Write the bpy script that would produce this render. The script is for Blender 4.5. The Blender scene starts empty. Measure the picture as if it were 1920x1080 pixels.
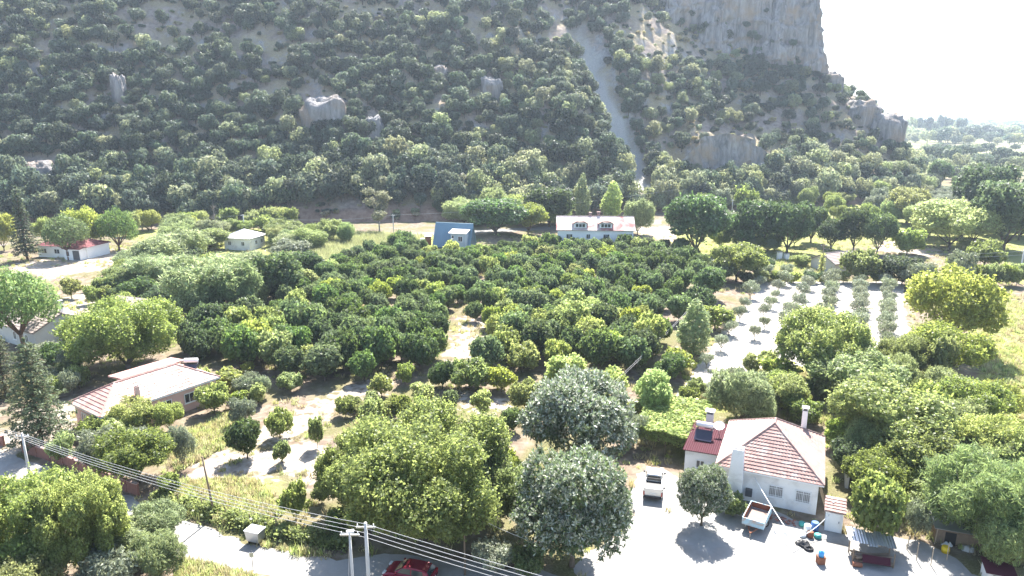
import bpy, bmesh, math, random
import numpy as np
from mathutils import Vector, Matrix

S = bpy.context.scene
# ------------------------------------------------------------------ camera, sky, sun, exposure
F, PITCH, CAMH = 1297.0, math.radians(14.07), 35.0      # focal length in pixels of a 1920 wide frame
SP, CP = math.sin(PITCH), math.cos(PITCH)
cd = bpy.data.cameras.new('camera'); cam = bpy.data.objects.new('camera', cd); S.collection.objects.link(cam)
cam.location = (0, 0, CAMH); cam.rotation_euler = (math.pi/2 - PITCH, 0, 0)
cd.sensor_width = 36; cd.lens = F/1920*36; cd.clip_start = 0.5; cd.clip_end = 40000
S.camera = cam
SUN_EL, SUN_AZ = math.radians(52.5), math.radians(11)      # azimuth measured from +Y towards +X
w = bpy.data.worlds.new('World'); S.world = w; w.use_nodes = True
nt = w.node_tree; nt.nodes.clear()
sk = nt.nodes.new('ShaderNodeTexSky'); sk.sky_type = 'NISHITA'; sk.sun_disc = False
sk.sun_elevation = SUN_EL; sk.sun_rotation = SUN_AZ; sk.air_density = 1.0; sk.dust_density = 1.0; sk.ozone_density = 1.0
bg = nt.nodes.new('ShaderNodeBackground'); bg.inputs[1].default_value = 0.095
wo = nt.nodes.new('ShaderNodeOutputWorld')
nt.links.new(sk.outputs[0], bg.inputs[0]); nt.links.new(bg.outputs[0], wo.inputs[0])
sl = bpy.data.lights.new('sun', 'SUN'); sl.energy = 4.9; sl.angle = math.radians(0.53); sl.color = (1.0, 0.96, 0.90)
so = bpy.data.objects.new('sun', sl); S.collection.objects.link(so)
so.rotation_euler = Vector((math.sin(SUN_AZ)*math.cos(SUN_EL), math.cos(SUN_AZ)*math.cos(SUN_EL), math.sin(SUN_EL))).to_track_quat('Z', 'Y').to_euler()
so.location = (60, 200, 300)
vs = S.view_settings; vs.view_transform = 'Standard'; vs.look = 'None'; vs.gamma = 1; vs.exposure = 2.08
HAZE = 0.00018
S.cycles.max_bounces = 5; S.cycles.diffuse_bounces = 3; S.cycles.glossy_bounces = 2; S.cycles.transmission_bounces = 3
S.cycles.volume_bounces = 0; S.cycles.transparent_max_bounces = 4; S.cycles.use_denoising = True
S.cycles.caustics_reflective = False; S.cycles.caustics_refractive = False; S.cycles.sample_clamp_indirect = 6; S.cycles.sample_clamp_direct = 3

# ------------------------------------------------------------------ photo geometry helpers (pixel of the 1920x1080 photo -> place)
def G(px, py, z=0.0):
    u = (px-960)/F; v = (540-py)/F; t = (CAMH-z)/(SP-v*CP)
    return Vector((u*t, t*(CP+v*SP), z))
def zat(y, py):                       # height of a point at distance y that shows at row py
    v = (540-py)/F
    return CAMH + y*(-SP+v*CP)/(CP+v*SP)
def proj(x, y, z):                    # arrays or floats -> pixel
    d = y*CP-(z-CAMH)*SP; e = y*SP+(z-CAMH)*CP
    return 960+F*x/d, 540-F*e/d
def mpp(y, z=0.0): return (y*CP-(z-CAMH)*SP)/F      # metres per photo pixel

# ------------------------------------------------------------------ noise
def _h(i, j, k):
    n = (i*374761393 + j*668265263 + k*2147483647 + 1013904223).astype(np.int64) & 0xffffffff
    n = ((n ^ (n >> 13))*1274126177) & 0xffffffff
    n = ((n ^ (n >> 16))*2246822519) & 0xffffffff
    return ((n ^ (n >> 15)) & 0xffff)/65535.0
def vn(x, y, z=0.0, seed=0):
    x = np.asarray(x, float)+seed*17.31; y = np.asarray(y, float)+seed*5.77; z = np.asarray(z, float)+np.zeros_like(x)
    xi, yi, zi = np.floor(x).astype(np.int64), np.floor(y).astype(np.int64), np.floor(z).astype(np.int64)
    f = lambda a: a*a*a*(a*(a*6-15)+10)
    u, v, w_ = f(x-xi), f(y-yi), f(z-zi)
    r = 0
    for a in (0, 1):
        for b in (0, 1):
            for c in (0, 1):
                r = r + _h(xi+a, yi+b, zi+c)*(u if a else 1-u)*(v if b else 1-v)*(w_ if c else 1-w_)
    return r*2-1
def fbm(x, y, z=0.0, o=4, seed=0):
    r = 0; a = 1.0; t = 0
    for k in range(o):
        r = r + a*vn(np.asarray(x)*2**k, np.asarray(y)*2**k, np.asarray(z)*2**k, seed+k*3); t += a; a *= 0.5
    return r/t
def sstep(a, b, x):
    t = np.clip((x-a)/(b-a), 0, 1); return t*t*(3-2*t)

# ------------------------------------------------------------------ mesh helpers
COL = S.collection
def mesh_np(name, V, Fc, attrs=None, smooth=False):
    V = np.asarray(V, np.float32).reshape(-1, 3); Fc = np.asarray(Fc, np.int32)
    me = bpy.data.meshes.new(name); n, k = Fc.shape
    me.vertices.add(len(V)); me.vertices.foreach_set('co', V.ravel())
    me.loops.add(n*k); me.loops.foreach_set('vertex_index', Fc.ravel())
    me.polygons.add(n); me.polygons.foreach_set('loop_start', np.arange(0, n*k, k, dtype=np.int32))
    if smooth: me.polygons.foreach_set('use_smooth', np.ones(n, bool))
    for kx, a in (attrs or {}).items():
        at = me.attributes.new(kx, 'FLOAT', 'POINT'); at.data.foreach_set('value', np.asarray(a, np.float32))
    me.update(); me.validate()
    return me
def link(name, me, mats=(), parent=None):
    o = bpy.data.objects.new(name, me); COL.objects.link(o)
    if me is not None:
        for m in (mats if isinstance(mats, (list, tuple)) else [mats]):
            if len(me.materials) < (len(mats) if isinstance(mats, (list, tuple)) else 1): me.materials.append(m)
    if parent is not None: o.parent = parent
    return o
def tag(o, label=None, cat=None, group=None, kind=None):
    if label: o['label'] = label
    if cat: o['category'] = cat
    if group: o['group'] = group
    if kind: o['kind'] = kind
    return o
def empty(name, loc, rz, label, cat, group=None):
    o = bpy.data.objects.new(name, None); COL.objects.link(o); o.location = loc; o.rotation_euler = (0, 0, rz)
    o.empty_display_size = 0.3
    return tag(o, label, cat, group)

class MB:
    """collects shapes into one mesh"""
    def __init__(s): s.v = []; s.f = []
    def add(s, V, Fs):
        n = len(s.v); s.v += [tuple(p) for p in V]; s.f += [tuple(i+n for i in q) for q in Fs]; return s
    def box(s, c, d, rz=0.0, top=1.0):
        x, y, z = d[0]/2, d[1]/2, d[2]/2; ca, sa = math.cos(rz), math.sin(rz)
        V = []
        for k, (a, b, e) in enumerate([(-x,-y,-z),(x,-y,-z),(x,y,-z),(-x,y,-z),(-x,-y,z),(x,-y,z),(x,y,z),(-x,y,z)]):
            if k > 3: a *= top; b *= top
            V.append((c[0]+a*ca-b*sa, c[1]+a*sa+b*ca, c[2]+e))
        return s.add(V, [(3,2,1,0),(4,5,6,7),(0,1,5,4),(1,2,6,5),(2,3,7,6),(3,0,4,7)])
    def tube(s, pts, rad, n=7, cap=True):
        pts = [Vector(p) for p in pts]
        if not isinstance(rad, (list, tuple)): rad = [rad]*len(pts)
        V = []; Fs = []
        for i, p in enumerate(pts):
            t = (pts[min(i+1, len(pts)-1)]-pts[max(i-1, 0)]).normalized()
            a = t.cross(Vector((0.3, 0.9, 0.11)) if abs(t.z) > 0.8 else Vector((0, 0, 1))).normalized(); b = t.cross(a)
            for k in range(n):
                q = 2*math.pi*k/n; V.append(p+(a*math.cos(q)+b*math.sin(q))*rad[i])
        for i in range(len(pts)-1):
            for k in range(n):
                Fs.append((i*n+k, i*n+(k+1) % n, (i+1)*n+(k+1) % n, (i+1)*n+k))
        if cap: Fs += [tuple(range(n))[::-1], tuple((len(pts)-1)*n+k for k in range(n))]
        return s.add(V, Fs)
    def poly(s, pts): return s.add(pts, [tuple(range(len(pts)))])
    def slab(s, pts, th):                      # polygon with thickness th along its normal, downwards
        pts = [Vector(p) for p in pts]; n = (pts[1]-pts[0]).cross(pts[2]-pts[0]).normalized()
        k = len(pts); V = pts+[p-n*th for p in pts]
        return s.add(V, [tuple(range(k)), tuple(range(2*k-1, k-1, -1))]+[(i, k+i, k+(i+1) % k, (i+1) % k) for i in range(k)])
    def disc(s, c, r, ax, th, n=16):
        ax = Vector(ax).normalized(); return s.tube([Vector(c)-ax*th/2, Vector(c)+ax*th/2], r, n)
    def mesh(s, name, smooth=False):
        me = bpy.data.meshes.new(name); me.from_pydata(s.v, [], s.f)
        if smooth:
            for p in me.polygons: p.use_smooth = True
        me.update(); return me
    def build(s, name, mat, parent=None, smooth=False, bevel=0.0):
        o = link(name, s.mesh(name, smooth), mat, parent)
        if bevel:
            m = o.modifiers.new('bevel', 'BEVEL'); m.width = bevel; m.segments = 1; m.limit_method = 'ANGLE'
        return o

# ------------------------------------------------------------------ materials
def newmat(name):
    m = bpy.data.materials.new(name); m.use_nodes = True; m.node_tree.nodes.clear()
    return m, m.node_tree
def N(nt, t, **kw):
    n = nt.nodes.new(t)
    for k, v in kw.items():
        if isinstance(k, str) and hasattr(n, k): setattr(n, k, v)
    return n
def ramp(nt, fac, stops):
    r = nt.nodes.new('ShaderNodeValToRGB'); e = r.color_ramp.elements
    while len(e) < len(stops): e.new(0.5)
    for i, (p, c) in enumerate(stops): e[i].position = p; e[i].color = (*c, 1)
    nt.links.new(fac, r.inputs[0]); return r.outputs[0]
def noise(nt, scale, detail=4, coord=None, dist=0.0, rough=0.55):
    n = nt.nodes.new('ShaderNodeTexNoise'); n.inputs['Scale'].default_value = scale; n.inputs['Detail'].default_value = detail
    n.inputs['Distortion'].default_value = dist; n.inputs['Roughness'].default_value = rough
    if coord is None: coord = nt.nodes.new('ShaderNodeNewGeometry').outputs['Position']
    nt.links.new(coord, n.inputs['Vector']); return n.outputs['Fac']
def mixc(nt, fac, a, b, mode='MIX'):
    m = nt.nodes.new('ShaderNodeMix'); m.data_type = 'RGBA'; m.blend_type = mode
    for s, v in ((m.inputs[0], fac), (m.inputs[6], a), (m.inputs[7], b)):
        if hasattr(v, 'is_linked') or hasattr(v, 'links'): nt.links.new(v, s)
        elif isinstance(v, (int, float)): s.default_value = v
        else: s.default_value = (*v, 1)
    return m.outputs[2]
def math_(nt, op, a, b=None, clamp=False):
    m = nt.nodes.new('ShaderNodeMath'); m.operation = op; m.use_clamp = clamp
    for s, v in ((m.inputs[0], a), (m.inputs[1], b)):
        if v is None: continue
        if isinstance(v, (int, float)): s.default_value = v
        else: nt.links.new(v, s)
    return m.outputs[0]
def attr(nt, name):
    a = nt.nodes.new('ShaderNodeAttribute'); a.attribute_name = name; return a.outputs['Fac']
def principled(nt, col, rough=0.8, spec=0.3, metal=0.0, bump=None, bstr=0.3, bdist=0.05):
    b = nt.nodes.new('ShaderNodeBsdfPrincipled')
    if isinstance(col, (tuple, list)): b.inputs['Base Color'].default_value = (*col, 1)
    else: nt.links.new(col, b.inputs['Base Color'])
    b.inputs['Roughness'].default_value = rough; b.inputs['Specular IOR Level'].default_value = spec; b.inputs['Metallic'].default_value = metal
    if bump is not None:
        n = nt.nodes.new('ShaderNodeBump'); n.inputs['Strength'].default_value = bstr; n.inputs['Distance'].default_value = bdist
        nt.links.new(bump, n.inputs['Height']); nt.links.new(n.outputs[0], b.inputs['Normal'])
    return b
def out(nt, sh):
    o = nt.nodes.new('ShaderNodeOutputMaterial'); nt.links.new(sh, o.inputs[0])
def plain(name, c, rough=0.75, spec=0.3, metal=0.0, var=0.22, scale=1.3, bstr=0.25, dirt=None):
    """painted, plastered or worn surface: the colour with blotches and fine grain"""
    m, nt = newmat(name)
    n1 = noise(nt, scale, 5); n2 = noise(nt, scale*9, 3)
    lo = tuple(x*(1-var) for x in c); hi = tuple(min(1, x*(1+var*0.6)) for x in c)
    col = mixc(nt, n1, lo, hi)
    if dirt:
        col = mixc(nt, ramp(nt, noise(nt, scale*0.6, 6, dist=0.6), [(0.5, (0, 0, 0)), (0.68, (1, 1, 1))]), col, dirt)
    out(nt, principled(nt, col, rough, spec, metal, n2, bstr, 0.02).outputs[0]); return m
def leafmat(name, base, trans, hv=0.03, vv=0.45, ov=0.35, spec=0.35, rough=0.45, tmix=0.35, tips=None):
    """foliage: each leaf and each plant a little different, light passing through the leaves"""
    m, nt = newmat(name); base, trans = (tuple((c*0.86+0.14*(0.25*q[0]+0.65*q[1]+0.1*q[2]))*k for c in q) for q, k in ((base, 1.5), (trans, 1.7))); spec *= 0.55; tmix = min(0.5, tmix+0.1)
    v = attr(nt, 'v'); oi = nt.nodes.new('ShaderNodeObjectInfo').outputs['Random']
    def hsv(c):
        h = nt.nodes.new('ShaderNodeHueSaturation'); h.inputs['Color'].default_value = (*c, 1)
        if tips is not None and c is base:
            nt.links.new(mixc(nt, ramp(nt, attr(nt, 't'), [(0.72, (0, 0, 0)), (0.8, (1, 1, 1))]), base, tips), h.inputs['Color'])
        a = math_(nt, 'MULTIPLY_ADD', oi, hv*2); a.node.inputs[2].default_value = 0.5-hv
        a2 = math_(nt, 'MULTIPLY_ADD', v, hv); nt.links.new(a, a2.node.inputs[2])
        a3 = math_(nt, 'SUBTRACT', a2, hv*0.5); nt.links.new(a3, h.inputs['Hue'])
        b = math_(nt, 'MULTIPLY_ADD', v, vv*2); b.node.inputs[2].default_value = 1-vv
        r2 = math_(nt, 'FRACT', math_(nt, 'MULTIPLY', oi, 7.31))
        c2 = math_(nt, 'MULTIPLY_ADD', r2, ov*2); c2.node.inputs[2].default_value = 1-ov
        nt.links.new(math_(nt, 'MULTIPLY', b, c2), h.inputs['Value'])
        s2 = math_(nt, 'MULTIPLY_ADD', math_(nt, 'FRACT', math_(nt, 'MULTIPLY', oi, 13.7)), 0.3); s2.node.inputs[2].default_value = 0.8
        nt.links.new(s2, h.inputs['Saturation'])
        return h.outputs[0]
    p = principled(nt, hsv(base), rough, spec)
    t = nt.nodes.new('ShaderNodeBsdfTranslucent'); nt.links.new(hsv(trans), t.inputs[0])
    mx = nt.nodes.new('ShaderNodeMixShader'); mx.inputs[0].default_value = tmix
    nt.links.new(p.outputs[0], mx.inputs[1]); nt.links.new(t.outputs[0], mx.inputs[2])
    out(nt, mx.outputs[0]); return m

# ================================================================== TERRAIN
def pip(P, x, y):                     # point in polygon (arrays)
    inside = np.zeros(np.shape(x), bool); n = len(P)
    for i in range(n):
        x1, y1 = P[i][:2]; x2, y2 = P[(i+1) % n][:2]
        c = ((y1 > y) != (y2 > y)) & (x < (x2-x1)*(y-y1)/((y2-y1) or 1e-9)+x1)
        inside ^= c
    return inside
def poly_px(L): return [tuple(G(a, b)[:2]) for a, b in L]

def yfoot(x): return np.interp(x, [-500, -170, 0, 53, 110, 150, 178, 215, 300], [204, 219, 235, 252, 268, 280, 298, 345, 460])
CLIFF = [(52, 372), (62, 366), (75, 358), (88, 361), (100, 354), (113, 357), (127, 352), (139, 354), (149, 353), (157, 361), (160, 384), (164, 420), (168, 470)]
def hz(x, y, rough=True):
    x = np.asarray(x, float); y = np.asarray(y, float)
    s = y-yfoot(x)
    up = np.interp(x, [-90, -76, -28, -12], [0.9, 3.2, 3.2, 0.9])*sstep(0, 4.5, s)+0.58*np.clip(s-4, 0, 24)+0.95*np.clip(s-28, 0, None)
    right = sstep(60, 95, x)
    up2 = 3.0*sstep(0, 6, s)+0.62*np.clip(s-5, 0, 30)+0.82*np.clip(s-35, 0, None)
    z = up*(1-right)+up2*right
    cap = np.interp(x+3*vn(x/9, y/14, seed=9)*sstep(132, 146, x), [20, 66, 138, 146, 150, 158, 172, 183, 190, 198, 214, 240], [160, 90, 88, 84, 60, 51, 43, 35, 23, 14, 4, 0])
    cap = cap+np.where(x < 60, 20*fbm(x/60, y/60, seed=4), 0)
    z = np.where(s > 0, -np.log(np.exp(-z/7)+np.exp(-cap/7)+1e-30)*7, 0)
    z = np.clip(z, 0, None)
    # spur left of the scree chute and the chute itself, running down the slope
    A = sstep(3, 45, s)*sstep(0, 12, z)
    if rough:
        z = z+A*(7.0*fbm(x/36, s/75, seed=1, o=3)+2.4*fbm(x/10, y/13, seed=2, o=3)+0.9*vn(x/3.1, y/3.3, seed=7))
        ch = np.interp(s, [0, 30, 60, 95, 130], CHX)
        z = z-A*5.0*np.exp(-((x-ch)/6.0)**2)+A*9*np.exp(-((x-ch+23)/14.0)**2)*np.exp(-((s-36)/26)**2)
        z = z+A*8*sstep(17, 22, s)*(1-sstep(24, 52, s))*sstep(70, 76, x)*(1-sstep(104, 112, x))
        z = z+0.35*vn(x/2.2, y/2.4, seed=11)*sstep(0.5, 4, s)*sstep(0, 4, z)
    return np.maximum(z, -0.6)
CHX = [58, 56, 48, 38, 28]
def ray_hill(px, py, rough=True):
    u = (px-960)/F; v = (540-py)/F; d = np.array([u, CP+v*SP, -SP+v*CP])
    t = np.arange(200, 470, 0.4); P = d[None, :]*t[:, None]; P[:, 2] += CAMH
    b = P[:, 2] < hz(P[:, 0], P[:, 1], rough)
    i = np.argmax(b) if b.any() else None
    return None if i is None else Vector(P[i])
# where the pale scree runs in the photo: find those places on the smooth hill and read off x at each distance up the slope
_c = [ray_hill(a, b, False) for a, b in [(1190, 290), (1176, 235), (1140, 180), (1110, 145), (1088, 108)]]
_cs = [(float(p.y-yfoot(p.x)), p.x) for p in _c if p]; _cs.sort()
CHX = list(np.interp([0, 30, 60, 95, 130], [a for a, _ in _cs], [b for _, b in _cs]))

gx = np.arange(-330, 246, 1.15); gy = np.arange(206, 480, 1.15)
X, Y = np.meshgrid(gx, gy); Z = hz(X, Y)
sS = Y-yfoot(X)
ny, nx = X.shape
idx = np.arange(nx*ny).reshape(ny, nx)
FH = np.stack([idx[:-1, :-1], idx[:-1, 1:], idx[1:, 1:], idx[1:, :-1]], -1).reshape(-1, 4)
keep = (Z.ravel()[FH].max(1) > 0.02)
FH = FH[keep]
chx = np.interp(sS, [0, 30, 60, 95, 130], CHX)
scree = np.exp(-((X-chx+1.5*vn(X/5, Y/5, seed=21))/3.4)**2)*sstep(8, 22, sS)*(1-0.75*sstep(62, 92, sS))
cut = (1-sstep(5.0, 9.0, sS+1.5*vn(X/6, Y/6, seed=22)))
used = np.unique(FH); remap = -np.ones(nx*ny, int); remap[used] = np.arange(len(used))
Zs = Z-0.05
me = mesh_np('hill', np.stack([X, Y, Zs], -1).reshape(-1, 3)[used], remap[FH], {'scree': scree.ravel()[used], 'cut': cut.ravel()[used]}, True)
m, nt = newmat('hillside')
nrm = nt.nodes.new('ShaderNodeNewGeometry')
sx = nt.nodes.new('ShaderNodeSeparateXYZ'); nt.links.new(nrm.outputs['Normal'], sx.inputs[0])
nA = noise(nt, 0.07, 6); nB = noise(nt, 0.6, 5); nC = noise(nt, 3.0, 4)
earth = ramp(nt, nB, [(0.3, (0.17, 0.135, 0.115)), (0.5, (0.28, 0.225, 0.19)), (0.7, (0.37, 0.30, 0.245))])
dry = ramp(nt, nC, [(0.3, (0.24, 0.19, 0.11)), (0.7, (0.42, 0.35, 0.22))])
col = mixc(nt, ramp(nt, nA, [(0.42, (0, 0, 0)), (0.58, (1, 1, 1))]), earth, dry)
mp = nt.nodes.new('ShaderNodeMapping'); mp.inputs['Scale'].default_value = (1, 1, 0.25); nt.links.new(nrm.outputs['Position'], mp.inputs[0])
rockc = ramp(nt, noise(nt, 0.9, 8, mp.outputs[0], 0.4, 0.7), [(0.3, (0.13, 0.125, 0.125)), (0.5, (0.29, 0.28, 0.27)), (0.72, (0.46, 0.44, 0.42))])
stp = ramp(nt, math_(nt, 'ADD', sx.outputs['Z'], math_(nt, 'MULTIPLY', nB, 0.3)), [(0.66, (1, 1, 1)), (0.80, (0, 0, 0))])
col = mixc(nt, stp, col, rockc)
col = mixc(nt, attr(nt, 'cut'), col, ramp(nt, nB, [(0.3, (0.20, 0.12, 0.08)), (0.7, (0.34, 0.23, 0.17))]))
col = mixc(nt, math_(nt, 'MULTIPLY', attr(nt, 'scree'), 1.6, True), col, ramp(nt, nC, [(0.3, (0.36, 0.35, 0.33)), (0.7, (0.56, 0.54, 0.50))]))
out(nt, principled(nt, col, 0.95, 0.1, 0, math_(nt, 'ADD', nB, math_(nt, 'MULTIPLY', nC, 0.4)), 0.9, 0.6).outputs[0])
M_HILL = m
hill = tag(link('hill', me, m), kind='structure')

# rock for cliffs and outcrops
m, nt = newmat('limestone')
pos = nt.nodes.new('ShaderNodeNewGeometry').outputs['Position']
mp = nt.nodes.new('ShaderNodeMapping'); mp.inputs['Scale'].default_value = (1, 1, 0.16); nt.links.new(pos, mp.inputs[0])
n1 = noise(nt, 0.45, 9, mp.outputs[0], 0.5, 0.68); n2 = noise(nt, 0.10, 5); n3 = noise(nt, 2.2, 5)
col = ramp(nt, n1, [(0.28, (0.10, 0.10, 0.105)), (0.45, (0.23, 0.22, 0.215)), (0.6, (0.34, 0.32, 0.31)), (0.8, (0.50, 0.47, 0.45))])
col = mixc(nt, ramp(nt, n2, [(0.5, (0, 0, 0)), (0.7, (1, 1, 1))]), col, mixc(nt, n3, (0.26, 0.18, 0.12), (0.42, 0.33, 0.25)))
out(nt, principled(nt, col, 0.95, 0.1, 0, math_(nt, 'ADD', n1, math_(nt, 'MULTIPLY', n3, 0.35)), 1.0, 1.2).outputs[0])
M_ROCK = m

def wall_of_rock(name, line, zb, zt, lean, step, seed, amp=1.0):
    line = np.array(line, float); seg = np.hypot(*np.diff(line, axis=0).T); L = np.concatenate([[0], np.cumsum(seg)])
    u = np.arange(0, L[-1], step); px = np.interp(u, L, line[:, 0]); py = np.interp(u, L, line[:, 1])
    k = np.ones(9)/9; px[4:-4] = np.convolve(px, k, 'valid'); py[4:-4] = np.convolve(py, k, 'valid')
    tx, ty = np.gradient(px), np.gradient(py); tl = np.hypot(tx, ty); nxx, nyy = ty/tl, -tx/tl
    q = np.linspace(0, 1, int((np.mean(zt)-np.mean(zb))/step)+2)
    zb = np.interp(u, np.linspace(0, L[-1], len(zb)), zb); zt = np.interp(u, np.linspace(0, L[-1], len(zt)), zt)
    Zw = zb[None, :]+(zt-zb)[None, :]*q[:, None]; U = np.broadcast_to(u, Zw.shape)
    big = fbm(U/13, Zw/40, seed=seed, o=2)
    fl = 1-np.abs(fbm(U/5.5+0.5*big, Zw/26, seed=seed+5, o=3))*2.2
    fine = fbm(U/1.7, Zw/4.2, seed=seed+9, o=3)
    led = np.abs(((Zw/9+0.8*vn(U/16, Zw/50, seed=seed+3)) % 1)-0.5)
    d = amp*(4.0*big+2.6*fl+1.3*fine+1.6*(led > 0.40)*vn(U/4, Zw/3, seed=seed+8))-lean*(Zw-zb[None, :])
    V = np.stack([px+nxx*d, py+nyy*d, Zw+0.5*fine], -1)
    a, b = Zw.shape; i = np.arange(a*b).reshape(a, b)
    Fq = np.stack([i[:-1, :-1], i[:-1, 1:], i[1:, 1:], i[1:, :-1]], -1).reshape(-1, 4)
    return tag(link(name, mesh_np(name, V.reshape(-1, 3), Fq, None, False), M_ROCK), kind='structure')
wall_of_rock('cliff', CLIFF, [70, 68, 66, 62, 60, 57, 54, 52, 48, 44, 40, 38, 36], [98, 98, 97, 96, 96, 96, 96, 97, 97, 96, 95, 94, 92], 0.26, 0.7, 3)
LOWC = [(x, float(yfoot(x))+15.5+1.5*math.sin(x*0.5)) for x in range(66, 112, 4)]
wall_of_rock('cliff', LOWC, [7]*5, [18, 27, 28, 25, 15], 0.22, 0.6, 31, 0.5)

# ---- valley floor: one sheet, fine near the camera, reaching the horizon
def axis(a, b, st, lo, hi, g=1.28):
    c = list(np.arange(a, b, st)); d = st; v = c[-1]
    while v < hi: d *= g; v += d; c.append(v)
    d = st; v = c[0]
    while v > lo: d *= g; v -= d; c.insert(0, v)
    return np.array(c)
ax = axis(-120, 125, 1.0, -9000, 9000); ay = axis(38, 235, 1.0, -400, 11000)
X, Y = np.meshgrid(ax, ay)
def soft(P, wob=2.0, feather=1.5):    # ragged, feathered patch mask
    a = X+wob*fbm(X/4, Y/4, seed=41, o=3); b = Y+wob*fbm(X/4, Y/4, seed=47, o=3); r = 0
    for dx, dy in [(0, 0), (feather, 0), (-feather, 0), (0, feather), (0, -feather)]:
        r = r+pip(P, a+dx, b+dy)*0.2
    return r
dust = np.zeros_like(X); grass = np.zeros_like(X)
for L in ([(200, 960), (300, 935), (390, 858), (480, 838), (590, 828), (640, 845), (590, 900), (480, 905), (400, 935), (330, 960)],
          [(470, 820), (610, 738), (720, 706), (735, 718), (620, 765), (520, 835)],
          [(845, 600), (885, 595), (930, 660), (900, 700), (850, 690)], [(860, 745), (960, 740), (930, 775), (880, 775)],
          [(0, 500), (120, 475), (260, 462), (300, 470), (200, 500), (100, 525)], [(1290, 525), (1320, 500), (1335, 480), (1300, 475)],
          [(105, 755), (150, 755), (160, 800), (110, 835), (0, 850), (0, 810)], [(1200, 425), (1260, 425), (1275, 455), (1210, 460)],
          [(1745, 480), (1640, 470), (1680, 450), (1760, 470)], [(500, 600), (110, 585), (100, 560), (250, 545), (300, 560)]):
    dust = np.maximum(dust, soft(poly_px(L), 3.5, 2.2))
for L in ([(310, 830), (440, 780), (450, 820), (330, 880)], [(330, 915), (470, 905), (520, 965), (440, 990), (340, 960)],
          [(1820, 560), (1925, 570), (1940, 820), (1870, 790), (1840, 700)], [(600, 430), (800, 455), (760, 500), (600, 520), (540, 470)],
          [(1440, 490), (1560, 480), (1550, 530), (1440, 530)], [(1880, 460), (1940, 460), (1940, 540), (1880, 520)],
          [(180, 432), (560, 428), (830, 440), (820, 462), (560, 475), (330, 530), (200, 520), (330, 470)], [(1250, 450), (1300, 380), (1760, 372), (1930, 420), (1930, 470), (1650, 452), (1440, 500), (1300, 500)],
          [(1280, 690), (1760, 690), (1830, 800), (1560, 800), (1300, 760)]):
    grass = np.maximum(grass, soft(poly_px(L), 2.5, 2.0))
far = sstep(380, 480, Y)
ny, nx = X.shape; idx = np.arange(nx*ny).reshape(ny, nx)
FG = np.stack([idx[:-1, :-1], idx[:-1, 1:], idx[1:, 1:], idx[1:, :-1]], -1).reshape(-1, 4)
me = mesh_np('ground', np.stack([X, Y, np.zeros_like(X)], -1).reshape(-1, 3), FG, {'dust': dust.ravel(), 'grass': grass.ravel(), 'far': far.ravel()})
m, nt = newmat('valley_floor')
nA = noise(nt, 0.12, 6); nB = noise(nt, 0.9, 6, dist=0.3); nC = noise(nt, 6.0, 4); nF = noise(nt, 0.008, 3)
soil = ramp(nt, nB, [(0.3, (0.115, 0.085, 0.062)), (0.5, (0.185, 0.145, 0.108)), (0.7, (0.27, 0.22, 0.17))])
weed = ramp(nt, nC, [(0.3, (0.075, 0.08, 0.03)), (0.55, (0.15, 0.14, 0.065)), (0.75, (0.24, 0.21, 0.12))])
col = mixc(nt, ramp(nt, nA, [(0.44, (0, 0, 0)), (0.60, (1, 1, 1))]), soil, weed)
gr = ramp(nt, nC, [(0.3, (0.14, 0.16, 0.05)), (0.5, (0.22, 0.23, 0.08)), (0.75, (0.32, 0.30, 0.13))])
edge = math_(nt, 'SUBTRACT', nB, 0.5)
gm = math_(nt, 'ADD', attr(nt, 'grass'), math_(nt, 'MULTIPLY', edge, 0.9)); dm = math_(nt, 'ADD', attr(nt, 'dust'), math_(nt, 'MULTIPLY', edge, 1.9))
col = mixc(nt, ramp(nt, gm, [(0.35, (0, 0, 0)), (0.6, (1, 1, 1))]), col, gr)
col = mixc(nt, ramp(nt, dm, [(0.35, (0, 0, 0)), (0.62, (1, 1, 1))]), col, ramp(nt, nB, [(0.3, (0.20, 0.16, 0.125)), (0.5, (0.31, 0.265, 0.215)), (0.7, (0.40, 0.36, 0.31))]))
fc = ramp(nt, nF, [(0.36, (0.10, 0.13, 0.045)), (0.46, (0.20, 0.22, 0.08)), (0.52, (0.28, 0.26, 0.14)), (0.62, (0.16, 0.20, 0.07))])
col = mixc(nt, attr(nt, 'far'), col, fc)
out(nt, principled(nt, col, 0.95, 0.1, 0, math_(nt, 'ADD', nB, math_(nt, 'MULTIPLY', nC, 0.3)), 0.7, 0.15).outputs[0])
ground = tag(link('ground', me, m), kind='structure')

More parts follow.
